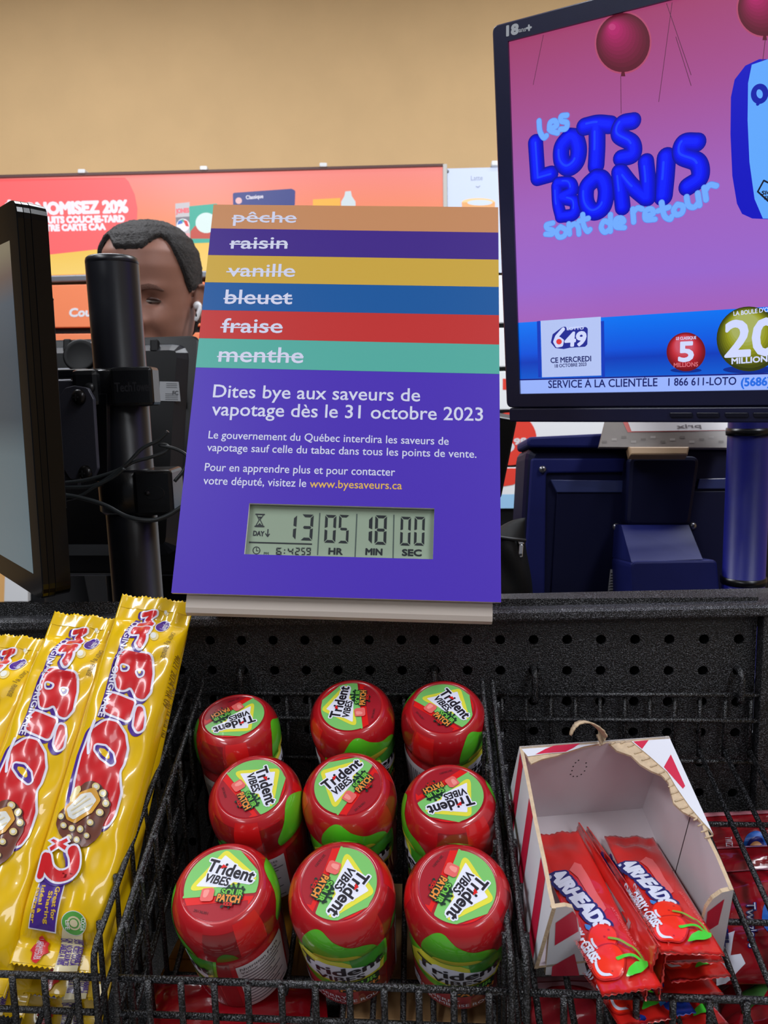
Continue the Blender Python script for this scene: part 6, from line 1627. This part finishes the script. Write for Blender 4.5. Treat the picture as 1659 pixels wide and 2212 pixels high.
for sx in (1, -1):   # ears: bowl with a rolled rim and a lobe
    c = Vector((sx * .0775, .006, .118)); ex, ey, ez = Vector((sx * .55, -.2, 0)).normalized(), Vector((sx * .5, .85, 0)).normalized(), Vector((0, -.12, 1)).normalized()
    rim = [hp(c + ey * (.0155 * math.sin(a) + .006) + ez * (.0295 * math.cos(a)) + ex * .006) for a in [-.5 + 4.6 * k / 22 for k in range(23)]]
    tube(g, rim, .0044, skin, n=10, radii=[.003 + .0018 * math.sin(PI * min(1, k / 20)) for k in range(23)])
    ell3(g, hp(c + ey * .006 + ex * .002), RH @ (ey * .0165), RH @ (ex * .005), RH @ (ez * .029), skin)
    ell3(g, hp(c + ey * .002 - ez * .026 + ex * .004), RH @ (ey * .0085), RH @ (ex * .0055), RH @ (ez * .0095), skin)
    ell3(g, hp(c - ey * .006 - ez * .004 + ex * .006), RH @ (ey * .004), RH @ (ex * .004), RH @ (ez * .007), skin)
# neck, trunk, arms with hands, legs (under the clothes)
NB = hp(Vector((0, .035, .02))); cx_, cy_ = NB.x - .01, NB.y + .02
fz = HO.z
def loft(g, rings, mat, n=32):
    vs, fs = [], []
    for (x, y, z, rx, ry) in rings:
        for k in range(n): a = 2 * PI * k / n; vs.append(Vector((x + rx * math.cos(a), y + ry * math.sin(a), z)))
    for i in range(len(rings) - 1):
        for k in range(n): k2 = (k + 1) % n; fs.append((i * n + k, i * n + k2, (i + 1) * n + k2, (i + 1) * n + k))
    fs.append(tuple(range(n))[::-1]); fs.append(tuple((len(rings) - 1) * n + k for k in range(n)))
    g.add(vs, fs, mat, True)
trunk = [(0, 0, .80, .150, .105), (0, 0, .92, .160, .112), (0, 0, 1.02, .145, .100), (0, .0, 1.16, .160, .108), (0, .005, 1.26, .172, .110), (0, .01, fz - .13, .165, .095), (0, .015, fz - .085, .115, .072), (0, .014, fz - .055, .066, .060), (0, .005, fz - .01, .056, .057), (.004, -.005, fz + .03, .055, .058), (.006, -.01, fz + .07, .054, .056)]
loft(g, [(cx_ + x, cy_ + y, z, a, b) for x, y, z, a, b in trunk], skin)
for sx in (1, -1):
    sh = Vector((cx_ + sx * .165, cy_ + .012, fz - .145))
    arm = [sh - Vector((sx * .06, 0, -.005)), sh, sh + Vector((sx * .035, .01, -.10)), sh + Vector((sx * .045, .015, -.28)), sh + Vector((sx * .04, -.02, -.42)), sh + Vector((sx * .035, -.06, -.535))]
    tube(g, spline(arm, 6), .04, skin, n=18, radii=[.052 - .022 * min(1, k / 30) for k in range(31)])
    w_ = arm[-1]; dwn = (arm[-1] - arm[-2]).normalized()
    ell3(g, w_ + dwn * .045, Vector((.014, 0, 0)), Vector((0, .040, 0)), dwn * .052, skin)
    for k, (off, ln) in enumerate(((-.028, .062), (-.010, .074), (.009, .070), (.026, .054))):
        b_ = w_ + dwn * .085 + Vector((0, off, 0)); tube(g, spline([b_, b_ + dwn * ln * .5, b_ + dwn * ln * .85 + Vector((-sx * .012, 0, 0)), b_ + dwn * ln + Vector((-sx * .026, 0, 0))], 4), .008, skin, n=10, radii=[.0092 - .003 * q / 12 for q in range(13)])
    b_ = w_ + dwn * .035 + Vector((0, -.034, 0)); tube(g, spline([b_, b_ + dwn * .03 + Vector((-sx * .01, -.016, 0)), b_ + dwn * .062 + Vector((-sx * .018, -.018, 0))], 4), .009, skin, n=10, radii=[.011 - .004 * q / 8 for q in range(9)])
    loft(g, [(cx_ + sx * .08, cy_, .08, .045, .05), (cx_ + sx * .082, cy_, .30, .056, .06), (cx_ + sx * .085, cy_ - .005, .48, .062, .066), (cx_ + sx * .08, cy_, .82, .082, .092)], skin)
    ell3(g, Vector((cx_ + sx * .082, cy_ - .05, .05)), Vector((.042, 0, 0)), Vector((0, .11, 0)), Vector((0, 0, .042)), skin)
pr = thing('person', 'smiling cashier with short black hair and a white earbud, half hidden by the black pole', 'person', (cx_, cy_, 0))
body = build(g, 'body', pr, recalc=True)
rm = body.modifiers.new('one_surface', 'REMESH'); rm.mode = 'VOXEL'; rm.voxel_size = .0026; rm.use_smooth_shade = True
# hair cap
def hairline(az):
    a = abs((az + PI) % (2 * PI) - PI); d = math.degrees(a)
    pts = [(0, .800), (16, .805), (26, .850), (38, .885), (50, .860), (60, .76), (70, .66), (78, .58), (84, .545), (90, .56), (100, .58), (112, .40), (130, .26), (180, .22)]
    for (d0, h0), (d1, h1) in zip(pts, pts[1:]):
        if d <= d1: f = (d - d0) / (d1 - d0); return h0 + (h1 - h0) * f
    return .22
g = Geo(); NA2, NT2 = 150, 46; vs, fs = [], []
rnd = random.Random(3)
for j in range(NT2 + 1):
    for i in range(NA2):
        az = 2 * PI * i / NA2; h0 = hairline(az) + .0025 * math.sin(az * 37) + .003 * math.sin(az * 61 + 1); t = h0 + (1 - h0) * j / NT2
        gr = (.0075 if j > 2 else (.001 + .0022 * j)) + rnd.uniform(-.0015, .0015)
        p = head_pt(az, min(t, .9995)); q = Vector((p.x, p.y, p.z - .115)).normalized(); vs.append(hp(p + q * gr))
for j in range(NT2):
    for i in range(NA2): i2 = (i + 1) % NA2; fs.append((j * NA2 + i, j * NA2 + i2, (j + 1) * NA2 + i2, (j + 1) * NA2 + i))
fs.append(tuple(NT2 * NA2 + i for i in range(NA2)))
g.add(vs, fs, hair, True); build(g, 'hair', pr)
# eyes and brows
ew, ei, lidm = M('eye_white', (132, 120, 112), .35), M('eye_iris', (26, 18, 16), .1), M('lid_line', (74, 46, 38), .5)
for sx in (1, -1):
    az = math.asin(min(1, (.0315 / ip(hw, .5)))); base = head_pt(sx * .42, .497)
    c = Vector((sx * .0315, base.y + .0005, .1175))
    g = Geo(); ell3(g, hp(c), RH @ Vector((.0128, sx * .004, 0)), RH @ Vector((-sx * .002, .0045, 0)), RH @ Vector((0, 0, .0034)), ew, 20, 12); e = build(g, 'eye', pr)
    g = Geo(); ell3(g, hp(c + Vector((-.0042, -.0026, .0002))), RH @ Vector((.0056, 0, 0)), RH @ Vector((0, .0028, 0)), RH @ Vector((0, 0, .0042)), ei, 18, 10); build(g, 'iris', e)
    g = Geo(); tube(g, [hp(c + Vector((sx * x, -.0064 + abs(x) * .26 + .0006, .0042 - (x / .0135) ** 2 * .0036))) for x in (-.0135, -.009, -.0045, 0, .0045, .009, .0145)], .0013, lidm, n=8, radii=[.0008, .0018, .0024, .0026, .0025, .0020, .0009]); build(g, 'upper_lid', pr)
    g = Geo(); pts = [(.014, .1345), (.022, .1385), (.032, .1405), (.042, .139), (.050, .134)]
    vs, fs = [], []
    for k, (x, z) in enumerate(pts):
        azk = math.asin(min(.98, (x / ip(hw, z / HEADH)) ** (1 / .88))); pp = head_pt(sx * azk, z / HEADH); hgt = (.0030, .0040, .0040, .0032, .0012)[k]
        for dz_ in (-hgt, 0, hgt): vs.append(hp(Vector((pp.x, pp.y - (.0022 if dz_ == 0 else .0008), z + dz_))))
    for k in range(4):
        for r_ in range(2): a = k * 3 + r_; fs.append((a, a + 3, a + 4, a + 1))
    g.add(vs, fs, M('eyebrow_hair', (98, 64, 52), .8, bump=.6, bscale=700), True); build(g, 'eyebrow', pr)
# jacket, trousers, shoes
g = Geo()
loft(g, [(cx_ + x, cy_ + y, z, a + .016 + (.006 if z < 1.0 else 0), b + .02) for x, y, z, a, b in trunk[:7]] + [(cx_, cy_ + .014, fz - .058, .078, .072), (cx_, cy_ + .010, fz + .004, .080, .078), (cx_, cy_ + .010, fz + .008, .074, .072), (cx_, cy_ + .010, fz - .03, .062, .064)], jacket, 40)
for sx in (1, -1):
    sh = Vector((cx_ + sx * .165, cy_ + .012, fz - .145))
    arm = [sh - Vector((sx * .06, 0, -.012)), sh, sh + Vector((sx * .035, .01, -.10)), sh + Vector((sx * .045, .015, -.28)), sh + Vector((sx * .04, -.02, -.42)), sh + Vector((sx * .035, -.055, -.515))]
    tube(g, spline(arm, 6), .05, jacket, n=20, radii=[.066 - .022 * min(1, k / 30) for k in range(31)])
build(g, 'jacket', pr)
g = Geo()
loft(g, [(cx_, cy_, .78, .168, .122), (cx_, cy_, .93, .174, .128), (cx_, cy_, .97, .166, .122)], trous)
for sx in (1, -1): loft(g, [(cx_ + sx * .08, cy_, .035, .072, .08), (cx_ + sx * .082, cy_, .30, .07, .076), (cx_ + sx * .085, cy_, .48, .078, .082), (cx_ + sx * .082, cy_, .84, .094, .110)], trous)
build(g, 'trousers', pr)
for sx in (1, -1):
    g = Geo(); ell3(g, Vector((cx_ + sx * .082, cy_ - .05, .048)), Vector((.048, 0, 0)), Vector((0, .125, 0)), Vector((0, 0, .047)), shoe, 24, 14); build(g, 'shoe', pr)
# earbud in the ear on our right
wb = M('white_earbud_plastic', (232, 234, 238), .25, coat=.3)
be = thing('earbud', 'white wireless earbud in the ear of the cashier', 'earbud', at(418, 665, ZP + .055), None)
ec = hp(Vector((.0815, -.006, .113)))
g = Geo(); ell3(g, ec, Vector((.0075, 0, 0)), Vector((0, .008, 0)), Vector((0, 0, .0075)), wb, 20, 12); build(g, 'bud', be)
g = Geo(); tube(g, spline([ec + Vector((.003, -.004, .001)), ec + Vector((.0045, -.006, -.006)), ec + Vector((.001, -.008, -.016)), ec + Vector((-.003, -.009, -.026))], 5), .0036, wb, n=14, radii=[.0045] * 3 + [.0038] * 11 + [.0030] * 2); build(g, 'stem', be)
g = Geo(); ell3(g, ec + Vector((-.0005, -.0117, -.017)), Vector((.0014, 0, 0)), Vector((0, .0006, 0)), Vector((0, 0, .004)), dark, 10, 8); build(g, 'microphone_slot', be)
